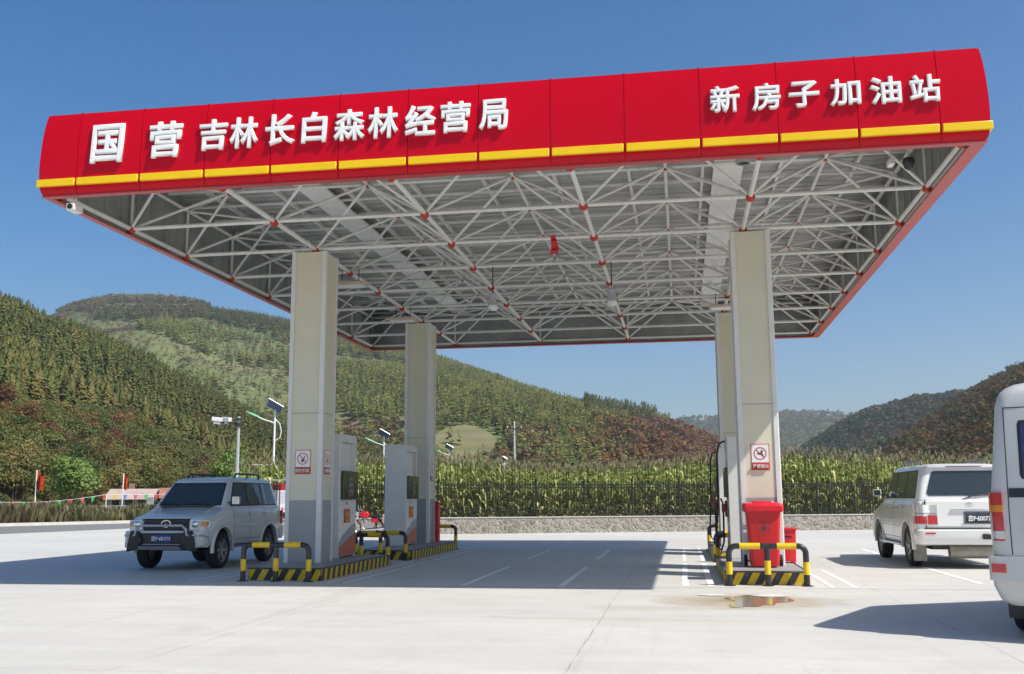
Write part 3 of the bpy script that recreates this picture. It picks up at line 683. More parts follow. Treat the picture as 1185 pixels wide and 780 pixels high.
GREYT = mat('grey_trim', (.16, .16, .16), .5); FLAP = mat('mud_flap', (.30, .28, .24), .7, 0, .2, 8); INT = mat('seat_fabric', (.10, .10, .10), .8)
def solid_cut(o, cutters):
    for c in cutters:
        mo = o.modifiers.new('cut', 'BOOLEAN'); mo.operation = 'DIFFERENCE'; mo.solver = 'EXACT'; mo.object = c
    dg = bpy.context.evaluated_depsgraph_get(); dg.update()
    me = bpy.data.meshes.new_from_object(o.evaluated_get(dg)); me.name = o.name; o.modifiers.clear(); old = o.data; o.data = me
    for c in cutters: bpy.data.objects.remove(c)
    o.data.polygons.foreach_set('use_smooth', [True]*len(o.data.polygons)); o.data.set_sharp_from_angle(angle=math.radians(32))
def car_section(y, zb, zt, w, crown=.02, tuck=.03):
    h = zt-zb
    half = [(0, zb), (w-.16, zb), (w-.05, zb+.04), (w-.012, zb+.14), (w, zb+h*.42), (w-.004, zb+h*.60), (w-.02, zt-.16), (w-.045, zt-.07), (w-.085, zt-.02), (w-.16, zt), (w*.45, zt+crown), (0, zt+crown*1.2)]
    pts = half+[(-a, b) for a, b in half[-2:0:-1]]
    return [(a, y, b) for a, b in pts]
def lerp_tab(tab, z):
    for (z0, v0), (z1, v1) in zip(tab, tab[1:]):
        if z <= z1: t = max(0, (z-z0)/(z1-z0)); return v0+(v1-v0)*t
    return tab[-1][1]
def wheel(car, x, y, r, w, side, rimr=.62, spokes=6):
    t = MB(); prof = [(r*.64, -w/2+.01), (r*.72, -w/2), (r*.90, -w/2+.005), (r*.975, -w/2+.03), (r, -w/2+.055), (r, w/2-.055), (r*.975, w/2-.03), (r*.90, w/2-.005), (r*.72, w/2), (r*.64, w/2-.01)]
    t.lathe(prof, (0, 0, 0), 'X', 40, closed=True)
    wh = t.build('wheel', RUBBER, car, smooth=30, loc=(x, y, r))
    rr = r*.655
    m = MB(); s = side
    m.lathe([(rr, s*(w/2-.015)), (rr*.93, s*(w/2-.02)), (rr*.88, s*(w/2-.07)), (rr*.86, s*(w/2-.12)), (.01, s*(w/2-.13)), (.01, s*(w/2-.135)), (rr, s*(w/2-.14))], (0, 0, 0), 'X', 36, cap=False)
    for k in range(spokes):
        a = 2*PI*k/spokes; ca, sa = math.cos(a), math.sin(a); n = Vector((0, -sa, ca)); d = Vector((0, ca, sa))
        p0 = Vector((s*(w/2-.055), 0, 0))+d*.04; p1 = Vector((s*(w/2-.035), 0, 0))+d*rr*.92
        hw = rr*.13
        m.add([p0-n*hw*1.2, p0+n*hw*1.2, p1+n*hw, p1-n*hw]+[q-Vector((s*.045, 0, 0)) for q in (p0-n*hw*1.2, p0+n*hw*1.2, p1+n*hw, p1-n*hw)], [(0, 1, 2, 3), (7, 6, 5, 4), (0, 4, 5, 1), (1, 5, 6, 2), (2, 6, 7, 3), (3, 7, 4, 0)])
    m.lathe([(.07, s*(w/2-.06)), (.065, s*(w/2-.02)), (.01, s*(w/2-.015))], (0, 0, 0), 'X', 16)
    m.build('rim', RIM, wh, smooth=30)
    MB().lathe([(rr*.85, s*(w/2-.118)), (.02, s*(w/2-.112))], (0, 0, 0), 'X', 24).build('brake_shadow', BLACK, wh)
    return wh
def poly_on(mb, fn, pts, d0, d1):
    mb.prism(pts, lambda a, b: fn(a, b, d0), lambda a, b: fn(a, b, d1))
def suv(label, loc, rz, P, name='off_road_car'):
    """P: dictionary of real dimensions; car points along +y, wheels on z = 0"""
    car = thing(name, label, 'car', loc, rz)
    W, H = P['W']/2, P['H']; yr, yfr = P['yr'], P['yf']; pc = P['paint']
    zb = P['zb']; belt = P['belt']; hood = P['hood']; hoodf = P['hoodf']; cowl = P['cowl']; wr = P['wr']
    st = [(yr+.00, zb+.20, belt-.16, W-.10), (yr+.03, zb+.12, belt-.06, W-.05), (yr+.12, zb+.05, belt, W-.015), (yr+.5, zb, belt, W), (0, zb, belt, W), (cowl-.05, zb, belt, W), (cowl+.10, zb, hood, W), (yfr-.50, zb, hoodf+.035, W-.005), (yfr-.20, zb+.03, hoodf, W-.03), (yfr-.06, zb+.08, hoodf-.05, W-.06), (yfr-.01, zb+.16, hoodf-.12, W-.10)]
    b = MB(); b.loft([car_section(y, a, c, w) for y, a, c, w in st]); body = b.build('body', [pc, BLACK], car, smooth=32)
    cut = []
    for ya in (P['ya_f'], P['ya_r']):
        for s in (-1, 1):
            c = MB().tube((s*(W-.34), ya, wr+.02), (s*(W+.3), ya, wr+.02), wr+.085, 32).build('cutter', BLACK); cut.append(c)
            c.parent = car
    bpy.context.view_layer.update(); solid_cut(body, cut)
    # arch liners and flares
    for ya in (P['ya_f'], P['ya_r']):
        for s in (-1, 1):
            m = MB(); R = wr+.087; prof = []
            ring0, ring1, ring2, ring3 = [], [], [], []
            for i in range(17):
                a = -.12+(PI+.24)*i/16; cy, cz = math.cos(a), math.sin(a)
                xo = W+.012
                for rg, rad, x in ((ring0, R-.004, s*(W-.09)), (ring1, R-.004, s*xo), (ring2, R+.045, s*xo), (ring3, R+.07, s*(W-.035))): rg.append(Vector((x, ya+rad*cy, wr+.02+rad*cz)))
            m.loft([[r0, r1, r2, r3] for r0, r1, r2, r3 in zip(ring0, ring1, ring2, ring3)]); m.build('wheel_arch', pc, car, smooth=40)
            wheel(car, s*(W-.135), ya, wr, .255, s)
    MB().bx(-W+.36, W-.36, yr+.3, yfr-.35, zb-.06, zb+.30).build('underbody', BLACK, car)
    # greenhouse
    zr = H; hwt = [(belt-.02, W-.075), (zr-.13, W-.215), (zr-.05, W-.25), (zr, W-.36)]
    yrt = [(belt-.02, yr+.07), (zr-.13, yr+.20), (zr-.05, yr+.24), (zr, yr+.42)]; yft = [(belt-.02, cowl+.13), (zr-.13, P['yroof_f']+.05), (zr-.05, P['yroof_f']-.06), (zr, P['yroof_f']-.35)]
    rings = []
    for z in (belt-.02, belt+.3, zr-.13, zr-.09, zr-.05, zr-.02, zr):
        hw, y0, y1 = lerp_tab(hwt, z), lerp_tab(yrt, z), lerp_tab(yft, z)
        rings.append(rrect(-hw, hw, y0, y1, z, .10+.10*max(0, (z-belt-.3)/(zr-belt-.3)), 6))
    rings.append(rrect(-W*.4, W*.4, yr+.8, P['yroof_f']-.8, zr+.022, .1, 6))
    MB().loft(rings).build('cabin_shell', pc, car, smooth=32)
    fs = lambda s: (lambda y, z, d: (s*(lerp_tab(hwt, z)+d), y, z)); fr = lambda x, z, d: (x, lerp_tab(yrt, z)-d, z); ff = lambda x, z, d: (x, lerp_tab(yft, z)+d, z)
    z0, z1 = belt+.035, zr-.135
    for s in (-1, 1):
        fr_ = MB(); y_a = lerp_tab(yft, z0)-.24; y_b = lerp_tab(yft, z1)-.16; ye = lerp_tab(yrt, z0)+.24; ye2 = lerp_tab(yrt, z1)+.26
        poly_on(fr_, fs(s), [(ye-.02, z0-.02), (y_a+.03, z0-.02), (y_b+.02, z1+.02), (ye2-.02, z1+.02)], .002, .006); fr_.build('window_surround', SEAM, car)
        yB = P['yB']; yC = P['yC']
        for a0, a1, b1, b0, nm in ((yB+.03, y_a, y_b, yB+.03, 'front_door_glass'), (yC+.03, yB-.03, yB-.03, yC+.03, 'rear_door_glass'), (ye, yC-.03, yC-.03, ye2, 'quarter_glass')):
            if P.get('open_front') == s and nm == 'front_door_glass': continue
            g = MB(); poly_on(g, fs(s), [(a0, z0), (a1, z0), (b1, z1), (b0, z1)], .007, .011); g.build(nm, TINT, car)
        if P.get('open_front') == s:
            g = MB(); poly_on(g, fs(s), [(yB+.03, z0), (y_a, z0), (y_b, z1), (yB+.03, z1)], .007, .011); g.build('open_window_dark', BLACK, car)  # black sheet stands in for the shaded interior behind the open window
        dv = MB()
        poly_on(dv, fs(s), [(yC-.20, z0), (yC-.165, z0), (yC-.165, z1), (yC-.20, z1)], .0115, .014) if P.get('vent') else dv.box((0, 0, zb), (.01, .01, .01))
        dv.build('window_divider', pc, car)
        # door gaps, handles, mouldings
        x = s*(W+.0015)
        gp = MB(); hh = belt-zb
        sx_ = [(zb+.04, W-.05), (zb+.14, W-.012), (zb+hh*.42, W), (zb+hh*.60, W-.004), (belt-.16, W-.02), (belt-.07, W-.045), (belt-.02, W-.085)]
        for y in (yB, yC, P['ya_f']-wr-.13):
            for (za, xa), (zc, xc) in zip(sx_[1:], sx_[2:]):
                if y == yC and za < P['wr']*2+.02: continue
                gp.add([(s*(xa+.002), y-.006, za), (s*(xa+.002), y+.006, za), (s*(xc+.002), y+.006, zc), (s*(xc+.002), y-.006, zc)], [(0, 1, 2, 3)])
        gp.add([(s*(W-.008), P['ya_r']+wr+.15, zb+.14), (s*(W-.008), P['ya_f']-wr-.13, zb+.14), (s*(W-.007), P['ya_f']-wr-.13, zb+.15), (s*(W-.007), P['ya_r']+wr+.15, zb+.15)], [(0, 1, 2, 3)])
        gp.build('door_gap', SEAM, car)
        md = MB(); md.bx(min(x-.01, x+.014), max(x-.01, x+.014), P['ya_r']+wr+.17, P['ya_f']-wr-.16, zb+.40, zb+.48); md.build('door_moulding', P['mould'], car, bevel=.01)
        for y in (yB+.10, yC+.12):
            h = MB(); h.box((s*(W-.012), y, belt-.16), (.05, .19, .045)); h.build('door_handle', P.get('handle', pc), car, bevel=.012)
        sd = MB(); sd.bx(*(sorted((s*(W-.20), s*(W+.05)))), P['ya_r']+wr+.12, P['ya_f']-wr-.12, zb-.03, zb+.02); sd.build('side_step', GREYT if P['kind'] == 'front' else pc, car, bevel=.012)
        mr = MB(); mr.loft([rrect(*(sorted((s*(W+.0), s*(W+.19)))), y_a+.05, y_a+.13, z, .03, 3) for z in (belt+.06, belt+.09, belt+.20, belt+.225)]); mm = mr.build('wing_mirror', P['mirror'], car, smooth=40)
        q = MB(); q.bx(*(sorted((s*(W+.02), s*(W+.17)))), y_a+.046, y_a+.0495, belt+.08, belt+.205); q.build('mirror_glass', TINT, mm)
        q = MB(); q.box((s*(W-.05), y_a+.08, belt+.09), (.14, .05, .03)); q.build('mirror_arm', BLACK, mm)
        rl = MB(); hwx = s*(W-.36); a, e = yr+.75, P['yroof_f']-.45
        if P.get('rails'):
            rl.path([(hwx, a, H), (hwx, a+.05, H+.07), (hwx, a+.12, H+.09), (hwx, e-.14, H+.09), (hwx, e-.05, H+.07), (hwx, e, H)], .022, 8)
            for yy in (a+.7, (a+e)/2, e-.7): rl.tube((hwx, yy, H-.01), (hwx, yy, H+.09), .016, 6)
            rl.build('roof_rail', P['railm'], car, smooth=50)
    g = MB(); hz = lambda z: lerp_tab(hwt, z)
    poly_on(g, fr, [(-hz(z0)+.22, z0+.03), (-hz(z0)+.18, z0+.08), (-hz(z1)+.19, z1-.05), (-hz(z1)+.24, z1-.01), (hz(z1)-.24, z1-.01), (hz(z1)-.19, z1-.05), (hz(z0)-.18, z0+.08), (hz(z0)-.22, z0+.03)], .004, .012); rg = g.build('rear_window', TINT, car)
    g = MB(); poly_on(g, ff, [(-hz(z0)+.10, z0-.0), (hz(z0)-.10, z0-.0), (hz(z1)-.09, z1+.01), (-hz(z1)+.09, z1+.01)], .003, .006); g.build('windscreen_surround', SEAM, car)
    g = MB(); poly_on(g, ff, [(-hz(z0)+.14, z0+.03), (hz(z0)-.14, z0+.03), (hz(z1)-.12, z1-.02), (-hz(z1)+.12, z1-.02)], .007, .010); ws = g.build('windscreen', TINT, car)
    q = MB(); yy = lerp_tab(yft, z0+.02)+.03
    for x in (-.45, .25): q.tube((x, yy+.03, z0+.0), (x+.5, yy-.02, z0+.07), .01, 6)
    q.build('wiper', BLACK, ws)
    hs = MB()
    for s in (-1, 1): hs.path([(s*(W-.28), cowl+.2, hood+.008), (s*(W-.34), yfr-.5, hoodf+.045)], .014, 6)
    hs.build('bonnet_crease', pc, car, smooth=60)
    MB().bx(-W+.30, W-.30, cowl+.12, cowl+.20, hood+.0, hood+.03).build('cowl_vent', BLACK, car)
    # ------------- front end
    zf = hoodf+.06
    g = MB(); g.bx(-.525, .525, yfr-.16, yfr+.012, zf-.36, zf-.11); gr = g.build('grille', BLACK, car, bevel=.02)
    q = MB(); q.bx(-.56, .56, yfr-.13, yfr+.02, zf-.108, zf-.085); q.build('grille_surround', pc if P['kind'] == 'front' else CHROME, gr, bevel=.01)
    em = MB(); n = 28
    for i in range(n):
        a, c = 2*PI*i/n, 2*PI*(i+1)/n
        def E(r, a, dy): return (r*1.45*math.cos(a), yfr+.014+dy, zf-.215+r*math.sin(a))
        em.add([E(.062, a, .008), E(.078, a, .008), E(.078, c, .008), E(.062, c, .008)], [(0, 1, 2, 3)])
    if P['kind'] == 'front':
        em.add([(-.012+u, yfr+.024, zf-.215+v) for u, v in ((.03, .055), (.052, .055), (.0, -.018), (-.055, -.018), (-.05, -.036), (.028, -.036))], [tuple(range(6))])
    em.build('bonnet_badge', CHROME, gr)
    for s in (-1, 1):
        h = MB(); xx = lambda u: s*u
        pts = [(.53, zf-.35), (W-.045, zf-.32), (W-.04, zf-.14), (.56, zf-.11)]
        Fy = lambda a: yfr+.004-.16*max(0, (a-(W-.30))/.30)**2
        h.prism(pts, lambda a, z: (s*a, Fy(a)+.025, z), lambda a, z: (s*a, Fy(a)-.1, z)); hl = h.build('headlight', LAMPC, car, bevel=.012)
        h = MB(); pts = [(W-.16, zf-.29), (W-.045, zf-.28), (W-.035, zf-.17), (W-.15, zf-.17)]
        h.prism(pts, lambda a, z: (s*a, Fy(a)+.033, z), lambda a, z: (s*a, Fy(a)-.04, z)); h.build('indicator', AMB, hl, bevel=.008)
        h = MB(); h.lathe([(.075, 0), (.06, .012), (.02, .02)], (s*.66, Fy(.66)+.022, zf-.225), 'Y', 20); h.build('reflector', CHROME, hl, smooth=60)
    bw = lambda y, z: rrect(-W+.02, W-.02, y-.26, y+.14, z, .16, 5)
    m = MB(); m.loft([bw(yfr-.02, zb+.03), bw(yfr+.02, zb+.10), bw(yfr+.02, zf-.40), bw(yfr-.02, zf-.365)]); fb = m.build('front_bumper', pc, car, smooth=35)
    if P['kind'] == 'front':
        m = MB(); m.bx(-.56, .56, yfr+.10, yfr+.175, zb+.10, zf-.40); m.build('bumper_intake', BLACK, fb, bevel=.03)
        m = MB()
        for s in (-1, 1):
            m.prism([(s*.42, zb+.14), (s*.60, zb-.02), (s*.78, zb-.06), (s*.76, zb+.12), (s*.70, zb+.38), (s*.52, zb+.38)], lambda a, z: (a, yfr+.24, z), lambda a, z: (a, yfr+.13, z))
        m.prism([(-.62, zb-.02), (.62, zb-.02), (.52, zb+.09), (-.52, zb+.09)], lambda a, z: (a, yfr+.26, z), lambda a, z: (a, yfr+.13, z))
        m.build('bull_bar_frame', BLACK, car, bevel=.025)
        TUB = mat('bull_bar_tube', (.55, .53, .49), .28, .5, .08, 5)
        m = MB(); yb = yfr+.22
        m.path([(-.60, yb, zb+.28), (-.56, yb, zb+.42), (-.47, yb, zb+.49), (.47, yb, zb+.49), (.56, yb, zb+.42), (.60, yb, zb+.28)], .028, 10)
        for s in (-1, 1): m.path([(s*.62, yb, zb+.28), (s*.78, yb-.03, zb+.29), (s*.88, yb-.12, zb+.28), (s*.93, yb-.30, zb+.24), (s*.92, yb-.28, zb+.10), (s*.86, yb-.12, zb+.05), (s*.70, yb-.01, zb+.05)], .026, 10)
        m.build('bull_bar', TUB, car, smooth=60)
        m = MB(); m.prism([(-.50, zb-.01), (.50, zb-.01), (.45, zb+.065), (-.45, zb+.065)], lambda a, z: (a, yfr+.285, z), lambda a, z: (a, yfr+.26, z)); m.build('skid_plate', GREYT, car)
        m = MB(); m.bx(-.235, .235, yfr+.18, yfr+.192, zb+.145, zb+.295); pl = m.build('licence_plate', PLATE, car)
        text_mesh('plate_lettering', '吉F·6K171', .42, .10, .004, PLW, pl, lambda a, b_, c: (-a, yfr+.193+c, zb+.22+b_), bold=0, bev=.02, res=2)
        for s in (-1, 1):
            m = MB(); m.bx(*(sorted((s*.66, s*.86))), yfr+.08, yfr+.125, zb+.26, zb+.34); m.build('fog_lamp', LAMPC, fb, bevel=.01)
    # ------------- rear end
    m = MB(); rb_ = lambda y, z, e=0: rrect(-W+.015-e, W-.015+e, y-.12, y+.34, z, .10, 5)
    m.loft([rb_(yr+.04, zb+.06), rb_(yr-.01, zb+.12), rb_(yr-.03, zb+.22, .01), rb_(yr-.035, zb+.34, .012), rb_(yr+.02, zb+.36)]); rbm = m.build('rear_bumper', pc, car, smooth=35)
    Ry = lambda z: yr-.006
    if P['kind'] == 'rear':
        q = MB(); q.bx(-W+.16, W-.16, yr-.015, yr-.002, zb+.372, zb+.39); q.bx(-W+.195, -W+.207, yr-.008, yr+.03, zb+.39, belt-.02); q.bx(W-.207, W-.195, yr-.008, yr+.03, zb+.39, belt-.02); q.build('tailgate_gap', SEAM, car)
        q = MB(); q.bx(-W+.20, W-.20, yr-.012, yr+.10, zb+.40, belt-.03); tg = q.build('tailgate', pc, car, bevel=.03)
        q = MB(); q.bx(-.34, .58, yr-.045, yr-.01, belt-.25, belt-.21); q.build('tailgate_garnish', CHROME, tg, bevel=.008)
        q = MB(); q.bx(-.10, .46, yr-.020, yr-.011, belt-.51, belt-.26); q.build('plate_recess', GREYT, tg)
        q = MB(); q.bx(-.06, .44, yr-.028, yr-.021, belt-.49, belt-.30); pl = q.build('licence_plate', mat('plate_dark', (.03, .045, .07), .4), tg)
        text_mesh('plate_lettering', '吉F·60077', .44, .12, .004, PLW, pl, lambda a, b_, c: (.19+a, yr-.029-c, belt-.395+b_), bold=0, bev=.02, res=2)
        q = MB(); n = 24
        for rx, rz_, w_ in ((.075, .048, .007), (.026, .046, .007)):
            for i in range(n):
                a, c = 2*PI*i/n, 2*PI*(i+1)/n
                q.add([(.02+(rx-w_)*math.cos(a), yr-.016, belt-.12+(rz_-w_)*math.sin(a)), (.02+rx*math.cos(a), yr-.016, belt-.12+rz_*math.sin(a)), (.02+rx*math.cos(c), yr-.016, belt-.12+rz_*math.sin(c)), (.02+(rx-w_)*math.cos(c), yr-.016, belt-.12+(rz_-w_)*math.sin(c))], [(0, 1, 2, 3)])
        q.bx(.02-.05, .02+.05, yr-.017, yr-.015, belt-.108, belt-.098); q.build('tailgate_badge', CHROME, tg)
        q = MB(); q.bx(-W+.26, -W+.42, yr-.016, yr-.012, zb+.44, zb+.465); q.build('model_badge', CHROME, tg)
        for s in (-1, 1):
            q = MB(); pts = [(W-.40, zb+.46), (W-.0, zb+.46), (W-.02, belt-.20), (W-.34, belt-.20)]
            By = lambda a: yr+lerp_tab([(W-.16, -.02), (W-.10, -.015), (W-.05, .012), (W-.015, .09), (W+.006, .19)], a)
            A = lambda a0, a1, z0_, z1_: [(a0, z0_), ((a0+a1)/2, z0_), (a1, z0_), (a1, z1_), ((a0+a1)/2, z1_), (a0, z1_)]
            q.loft([[(s*a, By(a), zb+.455), (s*a, By(a), belt-.12), (s*a, By(a)+.06, belt-.12), (s*a, By(a)+.06, zb+.455)] for a in (W-.43, W-.30, W-.16, W-.10, W-.05, W-.015, W+.006)])
            tl = q.build('tail_light', LAMPC, car, smooth=50)
            zm = zb+.455+(belt-.12-zb-.455)*.48
            q = MB(); q.loft([[(s*a, By(a)-.006, zb+.465), (s*a, By(a)-.006, zm), (s*a, By(a)+.01, zm), (s*a, By(a)+.01, zb+.465)] for a in (W-.42, W-.30, W-.235)]); q.build('red_lens', REDL, tl, smooth=50)
            q = MB(); q.loft([[(s*a, By(a)-.006, zb+.475), (s*a, By(a)-.006, zm-.02), (s*a, By(a)+.01, zm-.02), (s*a, By(a)+.01, zb+.475)] for a in (W-.215, W-.14, W-.10, W-.05, W-.015, W+.006)]); q.build('red_lens', REDL, tl, smooth=50)
            q = MB(); q.loft([[(s*a, By(a)-.006, zm+.03), (s*a, By(a)-.006, zm+.045), (s*a, By(a)+.01, zm+.045), (s*a, By(a)+.01, zm+.03)] for a in (W-.41, W-.30, W-.16, W-.10, W-.05, W-.015)]); q.build('lens_rib', GREYT, tl)
            q = MB(); q.bx(*(sorted((s*(W-.34), s*(W-.14)))), yr-.165, yr-.15, zb+.27, zb+.30); q.build('bumper_reflector', REDL, rbm)
            q = MB(); q.box((s*(W-.14), P['ya_r']-wr-.10, .34), (.26, .02, .40)); q.build('mud_flap', FLAP, car)
        q = MB(); q.loft([rrect(-W+.30, W-.30, lerp_tab(yrt, H-.06)-.10, lerp_tab(yrt, H-.06)+.15, z, .05, 3) for z in (H-.075, H-.05, H-.03)]); q.build('roof_spoiler', pc, car, smooth=40)
        q = MB(); q.bx(-.35, .35, lerp_tab(yrt, H-.06)-.106, lerp_tab(yrt, H-.06)-.102, H-.062, H-.048); q.build('brake_light', SEAM, car)
        q = MB(); yy = lerp_tab(yrt, belt+.06)-.03; q.tube((.05, yy, belt+.055), (.62, yy+.02, belt+.10), .014, 6); q.tube((-.12, yy+.01, belt-.03), (.18, yy, belt+.08), .012, 6); q.build('rear_wiper', BLACK, rg)
        q = MB(); q.tube((-.35, yr+.30, .33), (.55, yr+.30, .33), .13, 16); q.build('spare_wheel_pan', mat('muffler_metal', (.33, .31, .27), .5, .4, .2, 7), car, smooth=40)
        q = MB(); q.box((.28, yr-.16, zb+.22), (.16, .07, .11)); q.build('tow_hitch', BLACK, car, bevel=.015)
        q = MB()
        for s in (-1, 1):
            q = MB(); q.prism([(P['ya_f']-.3, belt-.22), (yC+.2, belt-.16), (yC-.4, belt-.155), (yC+.2, belt-.21)], lambda y, z: (s*(W-.012), y, z), lambda y, z: (s*(W+.004), y, z)); q.build('side_graphic', mat('graphic_grey', (.34, .34, .33), .4), car)
    else:
        for s in (-1, 1):
            q = MB(); q.bx(*(sorted((s*(W-.22), s*(W-.01)))), yr-.02, yr+.06, zb+.42, belt-.12); q.build('tail_light', REDL, car, bevel=.01)
            q = MB(); q.box((s*(W-.10), yr-.05, zb+.30), (.16, .05, .14)); q.build('bumper_lamp', REDL, rbm, bevel=.01)
            q = MB(); q.box((s*(W-.14), P['ya_r']-wr-.10, .34), (.26, .02, .36)); q.build('mud_flap', BLACK, car)
    return car
suv('silver off-road car with black bull bar and blue plate in the canopy shade', (-10.95, 22.45, 0), PI,
    dict(W=1.88, yf=1.98, yr=-2.2, H=2.0, zb=.46, belt=1.33, hood=1.33, hoodf=1.14, cowl=.88, wr=.395, ya_f=1.16, ya_r=-1.38, yroof_f=.42, yB=-.25, yC=-1.10, paint=SILV, mould=SILV, mirror=CHROME, handle=CHROME, kind='front', rails=True, railm=BLACK, vent=True, open_front=-1))
suv('white off-road car seen from behind in the sun, tinted windows and dark plate', (5.80, 24.72, 0), 0,
    dict(W=2.08, yf=2.45, yr=-2.52, H=2.14, zb=.44, belt=1.42, hood=1.36, hoodf=1.20, cowl=1.05, wr=.42, ya_f=1.56, ya_r=-1.56, yroof_f=.60, yB=-.20, yC=-1.22, paint=WPAINT, mould=WPAINT, mirror=WPAINT, handle=CHROME, kind='rear', rails=True, railm=GREYT))
# ------------------------------------------------------------------ van at the right edge of the photograph
VY = math.radians(-25)
van = thing('passenger_van', 'tall white van with vertical red tail light, cut by the right edge', 'van', (3.20, 11.50, 0), VY)
VL, VH = 4.5, 2.72; X0 = 0.0; X1 = 1.92
hwi = [(.30, .10), (.55, .0), (1.3, .0), (2.45, .11), (2.6, .15), (2.68, .22), (2.72, .38)]
yri = [(.30, .06), (.55, .0), (1.3, .0), (2.45, .13), (2.6, .18), (2.68, .28), (2.72, .45)]
yfi = [(.30, 4.45), (.6, 4.5), (1.05, 4.4), (1.2, 4.1), (2.5, 2.95), (2.6, 2.85), (2.68, 2.7), (2.72, 2.5)]
V = lambda x, y, z: (x, y, z)
rings = []
for z in (.42, .55, .9, 1.3, 1.9, 2.45, 2.55, 2.6, 2.65, 2.69, 2.72):
    i_, y0, y1 = lerp_tab(hwi, z), lerp_tab(yri, z), lerp_tab(yfi, z); rings.append(rrect(X0+i_, X1-i_, y0, y1, z, .13 if z < 2.6 else .2, 6))
vb = MB().loft(rings).build('body', VPAINT, van, smooth=35)
cut = []
for y in (1.05, 3.6):
    for s in (0, 1): cut.append(MB().tube((-.1+s*1.8, y, .38), (.22+s*1.8, y, .38), .43, 32).build('cutter', BLACK)); cut[-1].parent = van
bpy.context.view_layer.update(); solid_cut(vb, cut)
for y in (1.05, 3.6):
    for s in (-1, 1): wheel(van, .15 if s < 0 else 1.77, y, .36, .22, s)
MB().bx(.3, 1.62, .4, 4.0, .30, .5).build('underbody', BLACK, van)
rfc = lambda x, z, d: (x, lerp_tab(yri, z)-d, z)
m = MB(); m.loft([rrect(-.03, 1.95, -.10, .5, z, .10, 5) for z in (.62, .66, .84, .86)]); m.loft([rrect(.0+e, 1.92-e, -.07+e, .5, z, .12, 5) for z, e in ((.36, .12), (.42, .05), (.55, .0), (.625, -.01))]); rbv = m.build('rear_bumper', VPAINT, van, smooth=35)
m = MB(); m.bx(.01, .15, -.112, -.095, .70, .79); m.build('bumper_reflector', REDL, rbv, bevel=.006)
m = MB()
for x in (.20, .965, 1.72):
    for za, zc in ((.88, 1.30), (1.30, 2.42)): m.prism([(x, za), (x+.009, za), (x+.009, zc), (x, zc)], lambda a, z: rfc(a, z, .001), lambda a, z: rfc(a, z, .004))
m.prism([(.20, 2.415), (1.72, 2.415), (1.72, 2.425), (.20, 2.425)], lambda a, z: rfc(a, z, .001), lambda a, z: rfc(a, z, .004)); m.build('door_gap', SEAM, van)
m = MB(); m.prism([(.215, 1.47), (1.71, 1.47), (1.71, 1.565), (.215, 1.565)], lambda a, z: rfc(a, z, .001), lambda a, z: rfc(a, z, .012)); m.build('black_trim_strip', BLACK, van)
m = MB(); m.prism([(.33, 1.70), (.35, 1.66), (.90, 1.66), (.92, 1.70), (.92, 2.24), (.90, 2.28), (.35, 2.28), (.33, 2.24)], lambda a, z: rfc(a, z, .002), lambda a, z: rfc(a, z, .006)); m.prism([(1.01, 1.70), (1.03, 1.66), (1.57, 1.66), (1.59, 1.70), (1.59, 2.24), (1.57, 2.28), (1.03, 2.28), (1.01, 2.24)], lambda a, z: rfc(a, z, .002), lambda a, z: rfc(a, z, .006)); wf = m.build('rear_window', SEAM, van)
m = MB(); m.prism([(.36, 1.69), (.89, 1.69), (.89, 2.25), (.36, 2.25)], lambda a, z: rfc(a, z, .0065), lambda a, z: rfc(a, z, .010)); m.prism([(1.04, 1.69), (1.56, 1.69), (1.56, 2.25), (1.04, 2.25)], lambda a, z: rfc(a, z, .0065), lambda a, z: rfc(a, z, .010)); m.build('window_glass', mat('violet_tint', (.04, .03, .10), .06, 0, .1, 1, spec=.8), wf)
m = MB(); m.lathe([(.07, -.012), (.06, -.02), (.04, -.004), (.01, -.002)], (.42, .0, 1.25), 'Y', 20); m.build('door_handle', VPAINT, van, smooth=60)
for s in (0, 1):
    xs = (lambda a: a) if s == 0 else (lambda a: 1.92-a)
    by = lambda a: -.018+.13*max(0, (.10-a)/.10)**2
    def strip(z0, z1, mt, nm, par, d=0):
        q = MB(); q.loft([[(xs(a), by(a)-d, z0), (xs(a), by(a)-d, z1), (xs(a), by(a)+.05, z1), (xs(a), by(a)+.05, z0)] for a in (-.006, .01, .03, .06, .10, .145)]); return q.build(nm, mt, par, smooth=60)
    tl = strip(1.02, 1.52, REDL, 'tail_light', van); strip(1.04, 1.12, LAMPC, 'reverse_lens', tl, .004); strip(1.32, 1.39, AMB, 'indicator_lens', tl, .004)
# side windows and front glass
for s in (0, 1):
    sf = (lambda y, z, d: (lerp_tab(hwi, z)-d, y, z)) if s == 0 else (lambda y, z, d: (1.92-lerp_tab(hwi, z)+d, y, z))
    for a, b_, c, d_ in ((.25, 1.15, 1.15, .25), (1.25, 2.35, 2.35, 1.25), (2.45, 3.6, 2.75, 2.45)):
        m = MB(); m.prism([(a, 1.5), (b_, 1.5), (c, 2.3), (d_, 2.3)], lambda y, z: sf(y, z, .002), lambda y, z: sf(y, z, .006)); m.build('side_window', TINT, van)
m = MB(); m.prism([(.15, 1.35), (1.77, 1.35), (1.68, 2.4), (.24, 2.4)], lambda a, z: (a, lerp_tab(yfi, z)+.002, z), lambda a, z: (a, lerp_tab(yfi, z)+.006, z)); m.build('windscreen', TINT, van)
for s in (0, 1): MB().bx(*(sorted((abs(s*1.92-.15), abs(s*1.92-.5)))), 4.4, 4.51, .8, 1.0).build('headlight', LAMPC, van, bevel=.02)
for x in (.16, 1.76): MB().box((x, .55, .36), (.24, .02, .36)).build('mud_flap', BLACK, van)
